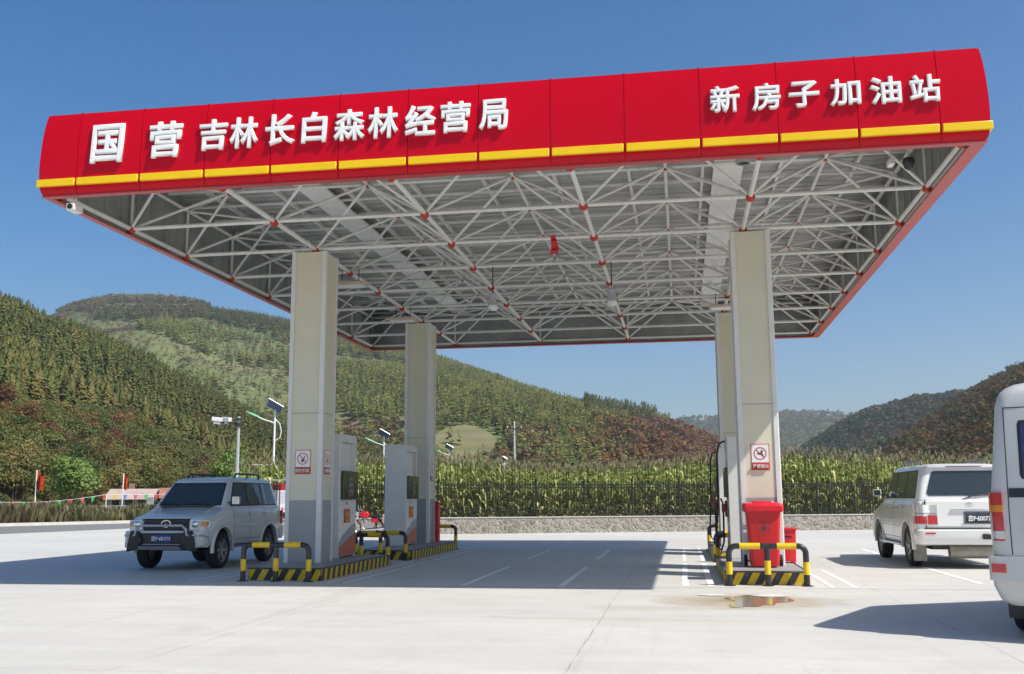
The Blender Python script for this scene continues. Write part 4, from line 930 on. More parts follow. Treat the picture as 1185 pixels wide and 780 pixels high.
# ------------------------------------------------------------------ stone wall, iron fence
def stone_mat():
    m, nt, b = new_mat('rubble_stone'); P = objc(nt)
    dn = nt.nodes.new('ShaderNodeTexNoise'); dn.inputs['Scale'].default_value = 3; nt.links.new(P, dn.inputs['Vector'])
    ad = nt.nodes.new('ShaderNodeVectorMath'); ad.operation = 'MULTIPLY_ADD'; nt.links.new(dn.outputs['Color'], ad.inputs[0]); ad.inputs[1].default_value = (.22, .22, .22); nt.links.new(P, ad.inputs[2])
    def vor(feat):
        v = nt.nodes.new('ShaderNodeTexVoronoi'); v.feature = feat; v.inputs['Scale'].default_value = 4.3; nt.links.new(ad.outputs[0], v.inputs['Vector']); return v
    e = vor('DISTANCE_TO_EDGE').outputs['Distance']; cc = vor('F1').outputs['Color']
    g = nt.nodes.new('ShaderNodeSeparateColor'); nt.links.new(cc, g.inputs[0])
    c = ramp(nt, g.outputs[0], [(0, (.15, .135, .11)), (.35, (.24, .22, .18)), (.7, (.32, .29, .24)), (1, (.21, .20, .19))])
    c = mixc(nt, ramp(nt, noise_(nt, 9, 6, .7, P), [(.35, (0, 0, 0)), (.7, (.6, .6, .6))]), c, (.34, .32, .28))
    mort = ramp(nt, e, [(.03, (1, 1, 1)), (.055, (0, 0, 0))])
    c = mixc(nt, mort, c, (.42, .41, .37)); nt.links.new(c, b.inputs['Base Color']); b.inputs['Roughness'].default_value = .85
    bp = nt.nodes.new('ShaderNodeBump'); bp.inputs['Strength'].default_value = .9; bp.inputs['Distance'].default_value = .03; nt.links.new(ramp(nt, e, [(.0, (.5,)*3), (.03, (.6,)*3), (.06, (0.1,)*3), (.25, (1, 1, 1))]), bp.inputs['Height']); nt.links.new(bp.outputs[0], b.inputs['Normal'])
    return m
STONE = stone_mat(); COPE = mat('coping_concrete', (.50, .49, .45), .8, 0, .1, 3)
wx0, wx1 = -18.2, 30.0; wa = math.atan2(.30, 1); LW = (wx1-wx0)/math.cos(wa)
wall = thing('stone_wall', 'low rubble stone wall running along the back of the forecourt in front of the corn', 'wall', (wx0, WL(wx0), 0), wa)
w = MB(); n = 160; r = random.Random(3)
top = []
for i in range(n+1): top.append((LW*i/n, .65+.008*math.sin(i*.7)))
w.bx(0, LW, 0, .35, -.2, .64); w.build('masonry', STONE, wall)
w = MB(); w.bx(-.02, LW, -.03, .38, .641, .685); w.build('coping', COPE, wall, bevel=.012)
fence = thing('iron_fence', 'black iron picket fence standing on the stone wall', 'fence', (wx0, WL(wx0)+.17, .685), wa)
IRON = mat('fence_iron', (.014, .016, .015), .5, .2, .2, 6)
bay = 2.1; nb_ = int(LW/bay)
pm = None; pn = None
for k in range(nb_+1):
    if pm is None:
        m = MB(); m.box((0, 0, .72), (.07, .07, 1.44)); m.lathe([(.055, 1.44), (.055, 1.47), (.03, 1.49), (.045, 1.53), (.04, 1.57), (.005, 1.60)], (0, 0, 0), n=10); pm = m.build('post', IRON, fence)
        p = pm
    else: p = pm.copy(); COL.objects.link(p)
    p.location = (k*bay, 0, 0)
    if k < nb_:
        if pn is None:
            m = MB()
            for i in range(1, 18):
                x = bay*i/18; m.box((x, 0, .70), (.03, .03, 1.34)); m.lathe([(.004, 1.36), (.022, 1.40), (.003, 1.50)], (x, 0, 0), n=4)
            for z in (.10, .26, 1.22, 1.34): m.bx(.035, bay-.035, -.018, .018, z-.018, z+.018)
            pn = m.build('picket_panel', IRON, fence); q = pn
        else: q = pn.copy(); COL.objects.link(q)
        q.location = (k*bay, 0, 0)
# ------------------------------------------------------------------ vegetation materials
def leaf_mat(name, cols, scale=3., rough=.7, attr=False, trans=.25, rnd=0.):
    m, nt, b = new_mat(name)
    if attr:
        a = nt.nodes.new('ShaderNodeAttribute'); a.attribute_name = 'tint'; c = a.outputs['Color']
        n = noise_(nt, scale, 3, .6, pos(nt))
        c = mixc(nt, 1.0, c, ramp(nt, n, [(.3, (.75, .75, .75)), (.7, (1.25, 1.25, 1.2))]), 'MULTIPLY')
    else:
        n = noise_(nt, scale, 4, .6, objc(nt)); k = len(cols); c = ramp(nt, n, [(.3+.4*i/(k-1), cc) for i, cc in enumerate(cols)])
    if rnd:
        oi = nt.nodes.new('ShaderNodeObjectInfo'); hs = nt.nodes.new('ShaderNodeHueSaturation'); nt.links.new(c, hs.inputs['Color'])
        nt.links.new(math_(nt, 'MULTIPLY_ADD', oi.outputs['Random'], -.05, .52), hs.inputs['Hue']); nt.links.new(math_(nt, 'MULTIPLY_ADD', oi.outputs['Random'], rnd, 1-rnd*.45), hs.inputs['Value']); c = hs.outputs[0]
    nt.links.new(c, b.inputs['Base Color']); b.inputs['Roughness'].default_value = rough; b.inputs['Specular IOR Level'].default_value = .25
    if trans:
        t = nt.nodes.new('ShaderNodeBsdfTranslucent'); nt.links.new(c, t.inputs[0]); mx = nt.nodes.new('ShaderNodeMixShader'); mx.inputs[0].default_value = trans
        nt.links.new(b.outputs[0], mx.inputs[1]); nt.links.new(t.outputs[0], mx.inputs[2]); nt.links.new(mx.outputs[0], nt.nodes['Material Output'].inputs[0])
    return m
def np_mesh(name, V, Fq, m, tint=None, parent=None):
    """V (n,3), Fq (k,4) quads or (k,3) triangles, tint per face (k,3)"""
    me = bpy.data.meshes.new(name); k, c = Fq.shape
    me.vertices.add(len(V)); me.vertices.foreach_set('co', V.astype(np.float32).ravel())
    me.loops.add(k*c); me.loops.foreach_set('vertex_index', Fq.astype(np.int32).ravel())
    me.polygons.add(k); me.polygons.foreach_set('loop_start', np.arange(0, k*c, c, dtype=np.int32))
    me.update(calc_edges=True)
    if tint is not None:
        a = me.attributes.new('tint', 'FLOAT_COLOR', 'FACE'); a.data.foreach_set('color', np.concatenate([tint, np.ones((k, 1))], 1).astype(np.float32).ravel())
    me.materials.append(m); o = bpy.data.objects.new(name, me); COL.objects.link(o)
    if parent: o.parent = parent
    return o
VEG = leaf_mat('foliage', None, .6, attr=True, trans=.35)
# ------------------------------------------------------------------ corn
def corn_field():
    g = np.random.default_rng(5)
    pts = []
    row = 0; d = .75
    while d < 30:
        step = .24 if row < 12 else .36
        xs = np.arange(-18.3-d*.22, 24+d*.12, step); xs = xs+g.normal(0, .05, len(xs))
        ys = WL(xs)+.45+d+g.normal(0, .07, len(xs)); pts.append(np.stack([xs, ys, np.full(len(xs), d)], 1)); row += 1; d += .62 if row < 14 else .9
    pts = np.concatenate(pts); n = len(pts)
    Vs, Fs, T = [], [], []
    off = 0
    green = np.array([[.22, .26, .08], [.31, .34, .12], [.42, .43, .19], [.52, .47, .25], [.50, .40, .25]]); 
    nl = 11
    hts = 3.25+g.normal(0, .17, n)+.25*np.sin(pts[:, 0]*.35)+np.clip(pts[:, 0], -5, 12)*.02
    base = np.where(pts[:, 2] > 12, 1.2, 0.)
    # leaves: strips of 4 quads
    for l in range(nl):
        if l < 4: keep = np.arange(n)[pts[:, 2] < 3.5]
        else: keep = np.arange(n)
        P = pts[keep]; k = len(P); h = hts[keep]
        z0 = h*(.10+.78*(l+g.uniform(-.3, .3, k))/nl); az = g.uniform(0, 2*PI, k)
        if l % 2: az = az+PI*0
        L = g.uniform(.55, .95, k)*(1-.25*(l/nl)); w = g.uniform(.04, .062, k); rise = g.uniform(.45, .95, k); droop = g.uniform(.4, 1.35, k)
        dx, dy = np.cos(az), np.sin(az); nx, ny = -dy, dx
        rows_ = []
        for s_, ww in ((0, .55), (.3, 1), (.6, .85), (.82, .5), (1, .05)):
            r_ = L*s_*.62; z = z0+L*(rise*1.5*s_-droop*1.15*s_*s_)
            cx, cy = P[:, 0]+dx*r_, P[:, 1]+dy*r_
            rows_.append(np.stack([cx+nx*w*ww, cy+ny*w*ww, z], 1)); rows_.append(np.stack([cx-nx*w*ww, cy-ny*w*ww, z+.02], 1))
        A = np.stack(rows_, 1)          # k,10,3
        Vs.append(A.reshape(-1, 3)); idx = off+np.arange(k)[:, None]*10
        f = np.concatenate([np.stack([idx[:, 0]+2*j, idx[:, 0]+2*j+1, idx[:, 0]+2*j+3, idx[:, 0]+2*j+2], 1) for j in range(4)]); Fs.append(f)
        dry = np.clip((1-l/nl)*2.2+g.normal(0, .9, k)-.2, 0, 4); i0 = np.floor(dry).astype(int).clip(0, 3); fr = (dry-i0)[:, None]
        c = green[i0]*(1-fr)+green[i0+1]*fr; c = c*g.uniform(.6, 1.45, (k, 1))*(1.0+.35*l/nl); T.append(np.tile(c, (4, 1))); off += k*10  # tint rises with leaf height: sunlit top and shaded lower corn painted in
    # stalk (two crossed thin quads) and tassel
    for kind in range(6):
        k = n; h = hts
        if kind < 2:
            az = kind*PI/2; w = .016; a = np.stack([pts[:, 0]+w*np.cos(az), pts[:, 1]+w*np.sin(az), np.zeros(k)], 1); b_ = np.stack([pts[:, 0]-w*np.cos(az), pts[:, 1]-w*np.sin(az), np.zeros(k)], 1)
            c = b_.copy(); c[:, 2] = h*.95; d_ = a.copy(); d_[:, 2] = h*.95; col = np.array([.17, .18, .06])
        else:
            az = g.uniform(0, 2*PI, k); L = g.uniform(.13, .27, k); w = .012; sp = g.uniform(.1, .55, k)
            z = h*.93; bx_, by_ = pts[:, 0], pts[:, 1]
            a = np.stack([bx_+w, by_, z], 1); b_ = np.stack([bx_-w, by_+w, z], 1); c = np.stack([bx_+np.cos(az)*L*sp-w*.7, by_+np.sin(az)*L*sp, z+L], 1); d_ = np.stack([bx_+np.cos(az)*L*sp+w*.7, by_+np.sin(az)*L*sp, z+L], 1); col = np.array([.60, .50, .30])
        A = np.stack([a, b_, c, d_], 1); Vs.append(A.reshape(-1, 3)); Fs.append(off+np.arange(k*4).reshape(-1, 4)); T.append(col*g.uniform(.7, 1.2, (k, 1))); off += k*4
    # ears with rusty silks
    sel = np.arange(n)[pts[:, 2] < 6]; k = len(sel); P = pts[sel]; az = g.uniform(0, 2*PI, k); z = hts[sel]*g.uniform(.36, .48, k)
    for q, (w, z0, z1, col) in enumerate(((.045, 0, .22, (.24, .25, .09)), (.035, .20, .30, (.23, .10, .045)))):
        for e in range(2):
            ca, sa = np.cos(az+e*PI/2), np.sin(az+e*PI/2); cx, cy = P[:, 0]+np.cos(az)*.08, P[:, 1]+np.sin(az)*.08
            A = np.stack([np.stack([cx-ca*w, cy-sa*w, z+z0], 1), np.stack([cx+ca*w, cy+sa*w, z+z0], 1), np.stack([cx+ca*w*.6, cy+sa*w*.6, z+z1], 1), np.stack([cx-ca*w*.6, cy-sa*w*.6, z+z1], 1)], 1)
            Vs.append(A.reshape(-1, 3)); Fs.append(off+np.arange(k*4).reshape(-1, 4)); T.append(np.array(col)*g.uniform(.7, 1.3, (k, 1))); off += k*4
    V = np.concatenate(Vs); Fq = np.concatenate(Fs); T = np.concatenate(T)
    o = np_mesh('corn_field', V, Fq, VEG, T)
    tag(o, 'dense field of tall ripening corn behind the iron fence', 'corn', kind='stuff')
corn_field()
# ------------------------------------------------------------------ terrain
def vnoise(x, y, s, seed=0):
    """cheap smooth numpy value noise"""
    x = np.asarray(x, float)/s; y = np.asarray(y, float)/s
    xi, yi = np.floor(x).astype(int), np.floor(y).astype(int); fx, fy = x-xi, y-yi; fx = fx*fx*(3-2*fx); fy = fy*fy*(3-2*fy)
    def h(i, j):
        v = (i*374761393+j*668265263+seed*1442695041) & 0xffffffff; v = ((v ^ (v >> 13))*1274126177) & 0xffffffff
        return ((v ^ (v >> 16)) & 0xffff)/65535.
    return (h(xi, yi)*(1-fx)+h(xi+1, yi)*fx)*(1-fy)+(h(xi, yi+1)*(1-fx)+h(xi+1, yi+1)*fx)*fy
def fbm(x, y, s, seed=0, o=4):
    t = 0; a = 1; n = 0
    for k in range(o): t = t+a*vnoise(x, y, s/2**k, seed+k); n += a; a *= .5
    return t/n
class Hill:
    """a ridge surveyed from the forecourt: for each bearing a foot distance, a crest distance and a crest height"""
    def __init__(s, name, ridge, foot, crest, lower, rough=.03, expo=1., back=1.6, seed=1, zfoot=-.2):
        B = [bearing(x, y) for x, y in ridge]; s.az = np.array([b[0] for b in B]); s.sl = np.array([b[1] for b in B])
        s.fa = np.array([bearing(x, 577)[0] for x, _ in foot]); s.fr = np.array([r for _, r in foot]); s.ca = np.array([bearing(x, 577)[0] for x, _ in crest]); s.cr = np.array([r for _, r in crest])
        s.name, s.lower, s.rough, s.expo, s.back, s.seed, s.zf = name, lower, rough, expo, back, seed, zfoot
    def surf(s, az, t):
        sl = np.interp(az, s.az, s.sl); rf = np.interp(az, s.fa, s.fr); rc = np.interp(az, s.ca, s.cr)
        zc = CH+sl*rc-s.lower; zc = np.maximum(zc, s.zf)
        tt = np.clip(t, 0, 1); r = rf+(rc-rf)*t
        prof = np.power(tt, s.expo)*(1-.0*tt)
        over = np.clip(t-1, 0, None); z = s.zf+(zc-s.zf)*prof - over*(zc-s.zf)*.9
        x, y = r*np.sin(az), r*np.cos(az)
        amp = (rc-rf)*s.rough*np.sin(np.clip(tt, 0, 1)*PI)**.8
        z = z+(fbm(x, y, (rc-rf)*.35, s.seed)-.5)*2*amp
        return x, y, np.maximum(z, s.zf-.5)
    def mesh(s, m, na=220, nt_=90):
        az = np.linspace(s.az[0], s.az[-1], na); t = np.concatenate([np.linspace(0, 1, nt_), np.linspace(1.02, s.back, 14)]); A, Tt = np.meshgrid(az, t, indexing='ij')
        x, y, z = s.surf(A, Tt); V = np.stack([x, y, z], -1).reshape(-1, 3); n2 = len(t)
        i, j = np.meshgrid(np.arange(na-1), np.arange(n2-1), indexing='ij'); a = (i*n2+j).ravel(); Fq = np.stack([a, a+n2, a+n2+1, a+1], 1)
        o = np_mesh(s.name, V, Fq, m); o.data.polygons.foreach_set('use_smooth', [True]*len(o.data.polygons)); return structure(o)
def hill_mat(name, stops, sc1, streak=None):
    m, nt, b = new_mat(name); P = pos(nt)
    n = noise_(nt, sc1, 9, .68, P); c = ramp(nt, n, stops)
    n2 = noise_(nt, sc1*14, 6, .7, P); c = mixc(nt, 1.0, c, ramp(nt, n2, [(.3, (.62, .62, .62)), (.7, (1.35, 1.35, 1.3))]), 'MULTIPLY')
    nt.links.new(c, b.inputs['Base Color']); b.inputs['Roughness'].default_value = .95; b.inputs['Specular IOR Level'].default_value = .1
    return m
HA = Hill('near_hillside', [(-420, 270), (-200, 290), (-60, 322), (0, 337), (30, 350), (60, 366), (100, 378), (130, 390), (170, 410), (200, 430), (240, 450), (280, 470), (330, 496), (380, 512), (430, 524), (480, 540), (540, 560), (600, 574), (660, 577)], [(-420, 60), (0, 115), (200, 135), (400, 190), (660, 260)], [(-420, 330), (0, 360), (200, 400), (330, 430), (480, 420), (660, 380)], 9.5, .035, .92, seed=3)
HB = Hill('far_hillside', [(-300, 400), (-100, 390), (20, 372), (62, 362), (85, 352), (105, 347), (130, 343), (180, 342), (215, 345), (236, 350), (246, 359), (300, 367), (350, 380), (390, 389), (440, 402), (500, 421), (560, 437), (620, 456), (650, 463), (690, 471), (735, 478), (770, 485), (800, 497), (830, 508), (870, 522), (930, 545), (990, 575)], [(-300, 420), (200, 440), (330, 430), (500, 330), (700, 300), (990, 330)], [(-300, 1500), (200, 1500), (400, 1250), (600, 900), (800, 620), (990, 480)], 4, .035, .85, seed=8)
HC = Hill('distant_ridge', [(600, 520), (700, 498), (770, 488), (800, 484), (850, 481), (905, 476), (950, 477), (985, 480), (1040, 486), (1150, 500), (1300, 510)], [(600, 1300), (1300, 1300)], [(600, 2300), (1300, 2400)], 5, .03, .8, seed=12, back=1.3)
HD = Hill('brown_hillside', [(900, 540), (940, 515), (965, 498), (1000, 479), (1040, 469), (1060, 463), (1085, 462), (1100, 457), (1130, 456), (1180, 458), (1260, 450), (1400, 440)], [(900, 420), (1400, 420)], [(900, 1000), (1100, 1100), (1400, 1200)], 7, .03, .9, seed=21)
HE = Hill('right_hillside', [(1000, 560), (1020, 532), (1050, 505), (1085, 477), (1110, 458), (1140, 440), (1160, 428), (1185, 418), (1250, 385), (1400, 330), (1600, 300)], [(1000, 300), (1200, 220), (1600, 160)], [(1000, 480), (1185, 560), (1400, 560), (1600, 500)], 8, .04, .95, seed=30)
HG = hill_mat('hill_ground_near', [(.3, (.05, .06, .02)), (.5, (.085, .085, .03)), (.7, (.12, .09, .04))], .02)
HM = hill_mat('hill_ground_meadow', [(.32, (.09, .115, .045)), (.45, (.12, .15, .055)), (.56, (.15, .165, .07)), (.64, (.16, .125, .075)), (.75, (.13, .10, .065))], .006)
HR = hill_mat('hill_ground_brown', [(.3, (.07, .07, .03)), (.6, (.12, .085, .045)), (.8, (.13, .10, .05))], .012)
HA.mesh(HG); HB.mesh(HM, 320, 140); HC.mesh(hill_mat('hill_ground_distant', [(.3, (.05, .065, .028)), (.6, (.085, .09, .04)), (.8, (.12, .10, .06))], .004), 120, 40); HD.mesh(HR, 160, 60); HE.mesh(HR, 160, 70)
# terraced field on the far hillside: a tan hump with furrow bands, a mesh of its own laid over the slope
kp = MB(); n1_, n2_ = 30, 16; rows_ = []
for i in range(n2_+1):
    row = []
    for j in range(n1_+1):
        a = -1+2*j/n1_; uu = 537+44*a; lo_, hi_ = 540, 527-34*(1-a*a)**.6 if abs(a) < 1 else 540
        azk = bearing(uu, 520)[0]; vv = lo_+(hi_-lo_)*i/n2_
        sl_ = bearing(uu, vv)[1]; tt = np.linspace(.02, .98, 400); xx, yy_, zz = HB.surf(np.full(400, azk), tt); ss = (zz-CH)/np.hypot(xx, yy_); kk = int(np.argmax(ss > sl_)) if (ss > sl_).any() else 399
        row.append((xx[kk], yy_[kk], zz[kk]+.9))
    rows_.append(row)
kp.add([p for r in rows_ for p in r], [(i*(n1_+1)+j, i*(n1_+1)+j+1, (i+1)*(n1_+1)+j+1, (i+1)*(n1_+1)+j) for i in range(n2_) for j in range(n1_)])
def field_mat():
    m, nt, b = new_mat('terraced_field'); P = pos(nt); sep = nt.nodes.new('ShaderNodeSeparateXYZ'); nt.links.new(P, sep.inputs[0])
    z = math_(nt, 'MULTIPLY_ADD', noise_(nt, .03, 4, .6, P), 6.0, sep.outputs[2]); z = math_(nt, 'FRACT', math_(nt, 'MULTIPLY', z, .11))
    c = ramp(nt, z, [(0, (.15, .15, .06)), (.25, (.20, .17, .085)), (.5, (.13, .14, .05)), (.8, (.19, .17, .07)), (1, (.15, .15, .06))])
    nt.links.new(c, b.inputs['Base Color']); b.inputs['Roughness'].default_value = 1; return m
structure(kp.build('terraced_field', field_mat(), smooth=80))
# ------------------------------------------------------------------ trees
PAL = dict(bright=[(.13, .20, .04), (.17, .25, .06), (.21, .27, .08)], conifer=[(.11, .14, .042), (.135, .16, .047), (.165, .18, .055), (.09, .12, .04), (.19, .185, .06)],
           larch=[(.20, .21, .065), (.225, .21, .068), (.18, .20, .06)],
           green=[(.105, .14, .045), (.13, .165, .05), (.085, .11, .042), (.155, .18, .06)],
           autumn=[(.20, .125, .05), (.23, .13, .045), (.16, .11, .045), (.22, .17, .055), (.15, .085, .05), (.17, .14, .055), (.13, .115, .075)])
def conifer_np(levels, nbr, g, ragged=1.):
    """unit tree: height 1, spread .2; drooping branch fans at irregular heights; returns V, quads"""
    V, Fq = [], []; n = levels*nbr
    for i in range(n):
        t = ((i+g.uniform(0, 1))/n)**.85; z = .08+.90*t; a = g.uniform(0, 2*PI)
        R = .19*(1-t)**.8*(1+.18*math.sin(3*a+9*t)+.12*g.normal())+.010
        rr = R*g.uniform(.75, 1.12); dz = -.035*(1-t)-.02+g.normal()*.008; w = (2.6/nbr if levels > 8 else .55)*rr+.006
        c, s = math.cos(a), math.sin(a); o = len(V); tw = g.uniform(-.018, .018)
        V += [(c*.02, s*.02, z+.03), (c*rr*.6-s*w, s*rr*.6+c*w, z+dz*.5+tw), (c*rr, s*rr, z+dz), (c*rr*.6+s*w, s*rr*.6-c*w, z+dz*.5-tw)]
        Fq.append((o, o+1, o+2, o+3))
    for q in range(3):
        o = len(V); a = q*1.05; V += [(.014*math.cos(a), .014*math.sin(a), .88), (0, 0, .93), (-.014*math.cos(a), -.014*math.sin(a), .88), (0, 0, 1.03)]; Fq.append((o, o+1, o+3, o+2))
    return np.array(V), np.array(Fq)
def broadleaf_np(n, g, lobes=6, size=.13):
    """unit broadleaf crown: height 1, spread about .42; leaf clumps spread over several lobes"""
    L = [(g.uniform(-.20, .20), g.uniform(-.20, .20), g.uniform(.38, .82), g.uniform(.13, .24)) for _ in range(lobes)]+[(0, 0, .60, .28)]
    V, Fq = [], []
    for i in range(n):
        cx, cy, cz, r = L[g.integers(len(L))]; d = g.normal(size=3); d /= np.linalg.norm(d); d[2] = abs(d[2])*1.0 if g.random() < .7 else d[2]
        p = np.array([cx, cy, cz])+d*r*g.uniform(.7, 1.08); u = g.normal(size=3); nrm = d+.6*g.normal(size=3); nrm /= np.linalg.norm(nrm); u = np.cross(nrm, u); u /= np.linalg.norm(u); v = np.cross(nrm, u); s = size*g.uniform(.5, 1.1)
        o = len(V); V += [p-u*s*.5, p+v*s*.35, p+u*s*.5, p-v*s*.45+nrm*s*.1]; Fq.append((o, o+1, o+2, o+3))
    return np.array(V), np.array(Fq)
def forest(name, label, pts, cols, variants, sizes, widths, cat='trees'):
    g = np.random.default_rng(len(pts)); n = len(pts); which = g.integers(len(variants), size=n); Vs, Fs, Ts = [], [], []; off = 0
    for vi, (V, Fq) in enumerate(variants):
        ids = np.where(which == vi)[0]; k = len(ids)
        if not k: continue
        a = g.uniform(0, 2*PI, k); c, s = np.cos(a)[:, None], np.sin(a)[:, None]; H = sizes[ids][:, None]; Wd = (sizes*widths)[ids][:, None]
        X = (V[None, :, 0]*c-V[None, :, 1]*s)*Wd+pts[ids, 0][:, None]; Y = (V[None, :, 0]*s+V[None, :, 1]*c)*Wd+pts[ids, 1][:, None]; Z = V[None, :, 2]*H+pts[ids, 2][:, None]-.04*H
        Vs.append(np.stack([X, Y, Z], -1).reshape(-1, 3)); Fs.append((Fq[None]+(off+np.arange(k)*len(V))[:, None, None]).reshape(-1, 4)); Ts.append(np.repeat(cols[ids], len(Fq), 0)*g.uniform(.86, 1.14, (k*len(Fq), 1))); off += k*len(V)
    o = np_mesh(name, np.concatenate(Vs), np.concatenate(Fs), VEG, np.concatenate(Ts)); tag(o, label, cat, kind='stuff'); return o
def scatter(h, n, g, tmin=.0, tmax=1.05, a0=None, a1=None):
    """uniform in bearing and slope distance, thinned so that the trees stand evenly over the surface"""
    A0 = h.az[0] if a0 is None else a0; A1 = h.az[-1] if a1 is None else a1
    az = g.uniform(A0, A1, n*3); t = g.uniform(tmin, tmax, n*3); rf = np.interp(az, h.fa, h.fr); rc = np.interp(az, h.ca, h.cr); r = rf+(rc-rf)*t
    keep = g.random(n*3) < r/r.max(); az, t = az[keep][:n], t[keep][:n]; x, y, z = h.surf(az, t); return np.stack([x, y, z], 1), az, t
def look(p):          # bearing and rise of a place, as seen from the forecourt
    d = np.stack([p[:, 0], p[:, 1], p[:, 2]-CH], 1); f = np.array(fw); r = np.array(rt); u = np.array(up); zz = d@f
    return 592.5+F*(d@r)/zz, 390-F*(d@u)/zz
def pick(names, g, n):
    pal = np.array([c for nm in names for c in PAL[nm]]); return pal[g.integers(len(pal), size=n)]
g = np.random.default_rng(77)
CV_far = [conifer_np(5, 5, g) for _ in range(4)]; CV_mid = [conifer_np(11, 7, g) for _ in range(6)]; CV_near = [conifer_np(34, 14, g) for _ in range(6)]
BV_far = [broadleaf_np(34, g, 4, .24) for _ in range(5)]; BV_mid = [broadleaf_np(150, g, 7, .13) for _ in range(5)]; BV_near = [broadleaf_np(1500, g, 11, .050) for _ in range(4)]
# near left hillside: conifers above, autumn broadleaves towards its foot
AL, AR = bearing(-60, 577)[0], bearing(560, 577)[0]
P, az, t = scatter(HA, 9000, g, .0, 1.06, AL-.12, AR)
u, v = look(P)
nz = fbm(P[:, 0], P[:, 1], 60, 5); low = t+(nz-.5)*.9
isbroad = (low < .22) | ((nz > .60) & (t < .50)) | (g.random(len(P)) < .05)
dist = np.hypot(P[:, 0], P[:, 1]); vis = (u > -30) & (u < 570) & (v < 600)
TRK = mat('tree_bark', (.09, .07, .05), .9, 0, .2, 3)
def individuals(ids, kind, group, labels, variants, hlo, hhi, wid):
    protos = []
    lm = {k: leaf_mat(k+'_leaves', PAL[k], .35, trans=.35, rnd=.35) for k in ('conifer', 'larch', 'green')}
    for k_, cs in (('orange', [(.19, .125, .045), (.22, .14, .05), (.15, .11, .045)]), ('yellow', [(.20, .18, .055), (.17, .16, .05), (.22, .18, .055)]), ('rust', [(.15, .085, .05), (.17, .095, .05), (.13, .085, .05)]), ('mauve', [(.14, .125, .09), (.115, .11, .08), (.16, .135, .095)])): lm[k_] = leaf_mat(k_+'_leaves', cs, .35, trans=.35, rnd=.3)
    for tint, lab in labels:
        for vi, (V, Fq) in enumerate(variants):
            me = np_mesh('crown', V, Fq, lm[tint]); tr = MB().tube((0, 0, -.03), (0, 0, .8), .013, 6, .003).build('trunk', TRK)
            protos.append((tint, lab, me, tr))
    used = set(); out = 0
    for i in ids:
        k = g.integers(len(protos)) if kind != 'b' else g.choice(len(protos)); tint, lab, me, tr = protos[k]
        e = bpy.data.objects.new('conifer_tree' if kind == 'c' else 'broadleaf_tree', None); COL.objects.link(e); e.location = P[i]-np.array([0, 0, .4]); h = g.uniform(hlo, hhi); e.scale = (h*wid*g.uniform(.85, 1.2), h*wid*g.uniform(.85, 1.2), h); e.rotation_euler = (0, 0, g.uniform(0, 6.28)); tag(e, lab, 'tree', group+': '+tint)
        for src in (me, tr):
            c = src if k not in used else src.copy()
            if k in used: COL.objects.link(c)
            c.parent = e
        used.add(k); out += 1
    for k, (tint, lab, me, tr) in enumerate(protos):
        if k not in used: bpy.data.objects.remove(me); bpy.data.objects.remove(tr)
con = np.where(~isbroad & vis)[0]; bro = np.where(isbroad & vis)[0]
con_n = con[np.argsort(dist[con])][:300]; bro_n = bro[np.argsort(dist[bro])][:300]
individuals(con_n, 'c', 'conifers on the near left hillside', [('conifer', 'dark green pointed conifer in the dense stand on the near left hillside'), ('larch', 'yellow-green larch in the dense stand on the near left hillside')], CV_near, 6.5, 9.5, 1.3)
L_ = ' broadleaf tree at the foot of the near left hillside'
individuals(bro_n, 'b', 'broadleaf trees at the foot of the near left hillside', [('green', 'green'+L_), ('green', 'green'+L_), ('conifer', 'dark green'+L_), ('conifer', 'dark green'+L_), ('larch', 'olive green'+L_), ('conifer', 'dark green'+L_), ('green', 'green'+L_), ('yellow', 'yellowing'+L_), ('orange', 'orange autumn'+L_), ('rust', 'dark rust-red'+L_)], BV_near, 4.5, 6.8, 1.05)
rest = np.ones(len(P), bool); rest[con_n] = False; rest[bro_n] = False
ic = np.where(rest & ~isbroad)[0]; ib = np.where(rest & isbroad)[0]
cc = pick(['conifer', 'conifer', 'larch'], g, len(ic)); warm = np.clip((u[ic]-120)/250, 0, .6)[:, None]; cc = cc*(1-warm)+np.array([.13, .13, .035])*warm
forest('conifer_forest', 'dense conifer forest covering the near left hillside below the skyline', P[ic], cc, CV_mid, g.uniform(6.2, 9.5, len(ic)), g.uniform(1.1, 1.5, len(ic)))
forest('autumn_forest', 'autumn coloured broadleaf patches among the conifers of the near left hillside', P[ib], pick(['green', 'green', 'green', 'conifer', 'larch', 'autumn'], g, len(ib)), BV_mid, g.uniform(4.2, 6.5, len(ib)), np.full(len(ib), 1.0))
# far hillside: wooded bands, young plantations, meadow strips and a terraced knoll
P, az, t = scatter(HB, 30000, g, .0, 1.03, bearing(0, 577)[0], bearing(960, 577)[0]); u, v = look(P); dist = np.hypot(P[:, 0], P[:, 1])
n1 = fbm(P[:, 0], P[:, 1], 150, 40); n2 = fbm(P[:, 0], P[:, 1], 45, 50)
dens = np.where(u > 350, 1.15, .5)
vc = np.interp(u, [0, 62, 130, 236, 246, 330, 400], [372, 362, 343, 350, 359, 375, 392])
band = (u < 350) & (v > np.interp(u, [60, 240, 350], [366, 358, 380])) & (v < np.interp(u, [60, 140, 240, 350], [372, 372, 372, 398])); dens = np.where(band, 1.3, dens)
mead = (u < 335) & ~band & (v > 372); dens = np.where(mead, .55+.6*np.clip((n2-.46)*4, 0, 1), dens)
strip1 = (np.abs(v-np.interp(u, [90, 170, 260, 330], [372, 392, 428, 445])) < 8) & (u < 330); dens = np.where(strip1, .9, dens)
strip2 = (u > 385) & (u < 470) & (np.abs(v-np.interp(u, [380, 470], [417, 428])) < 7); dens = np.where(strip2, .9, dens)
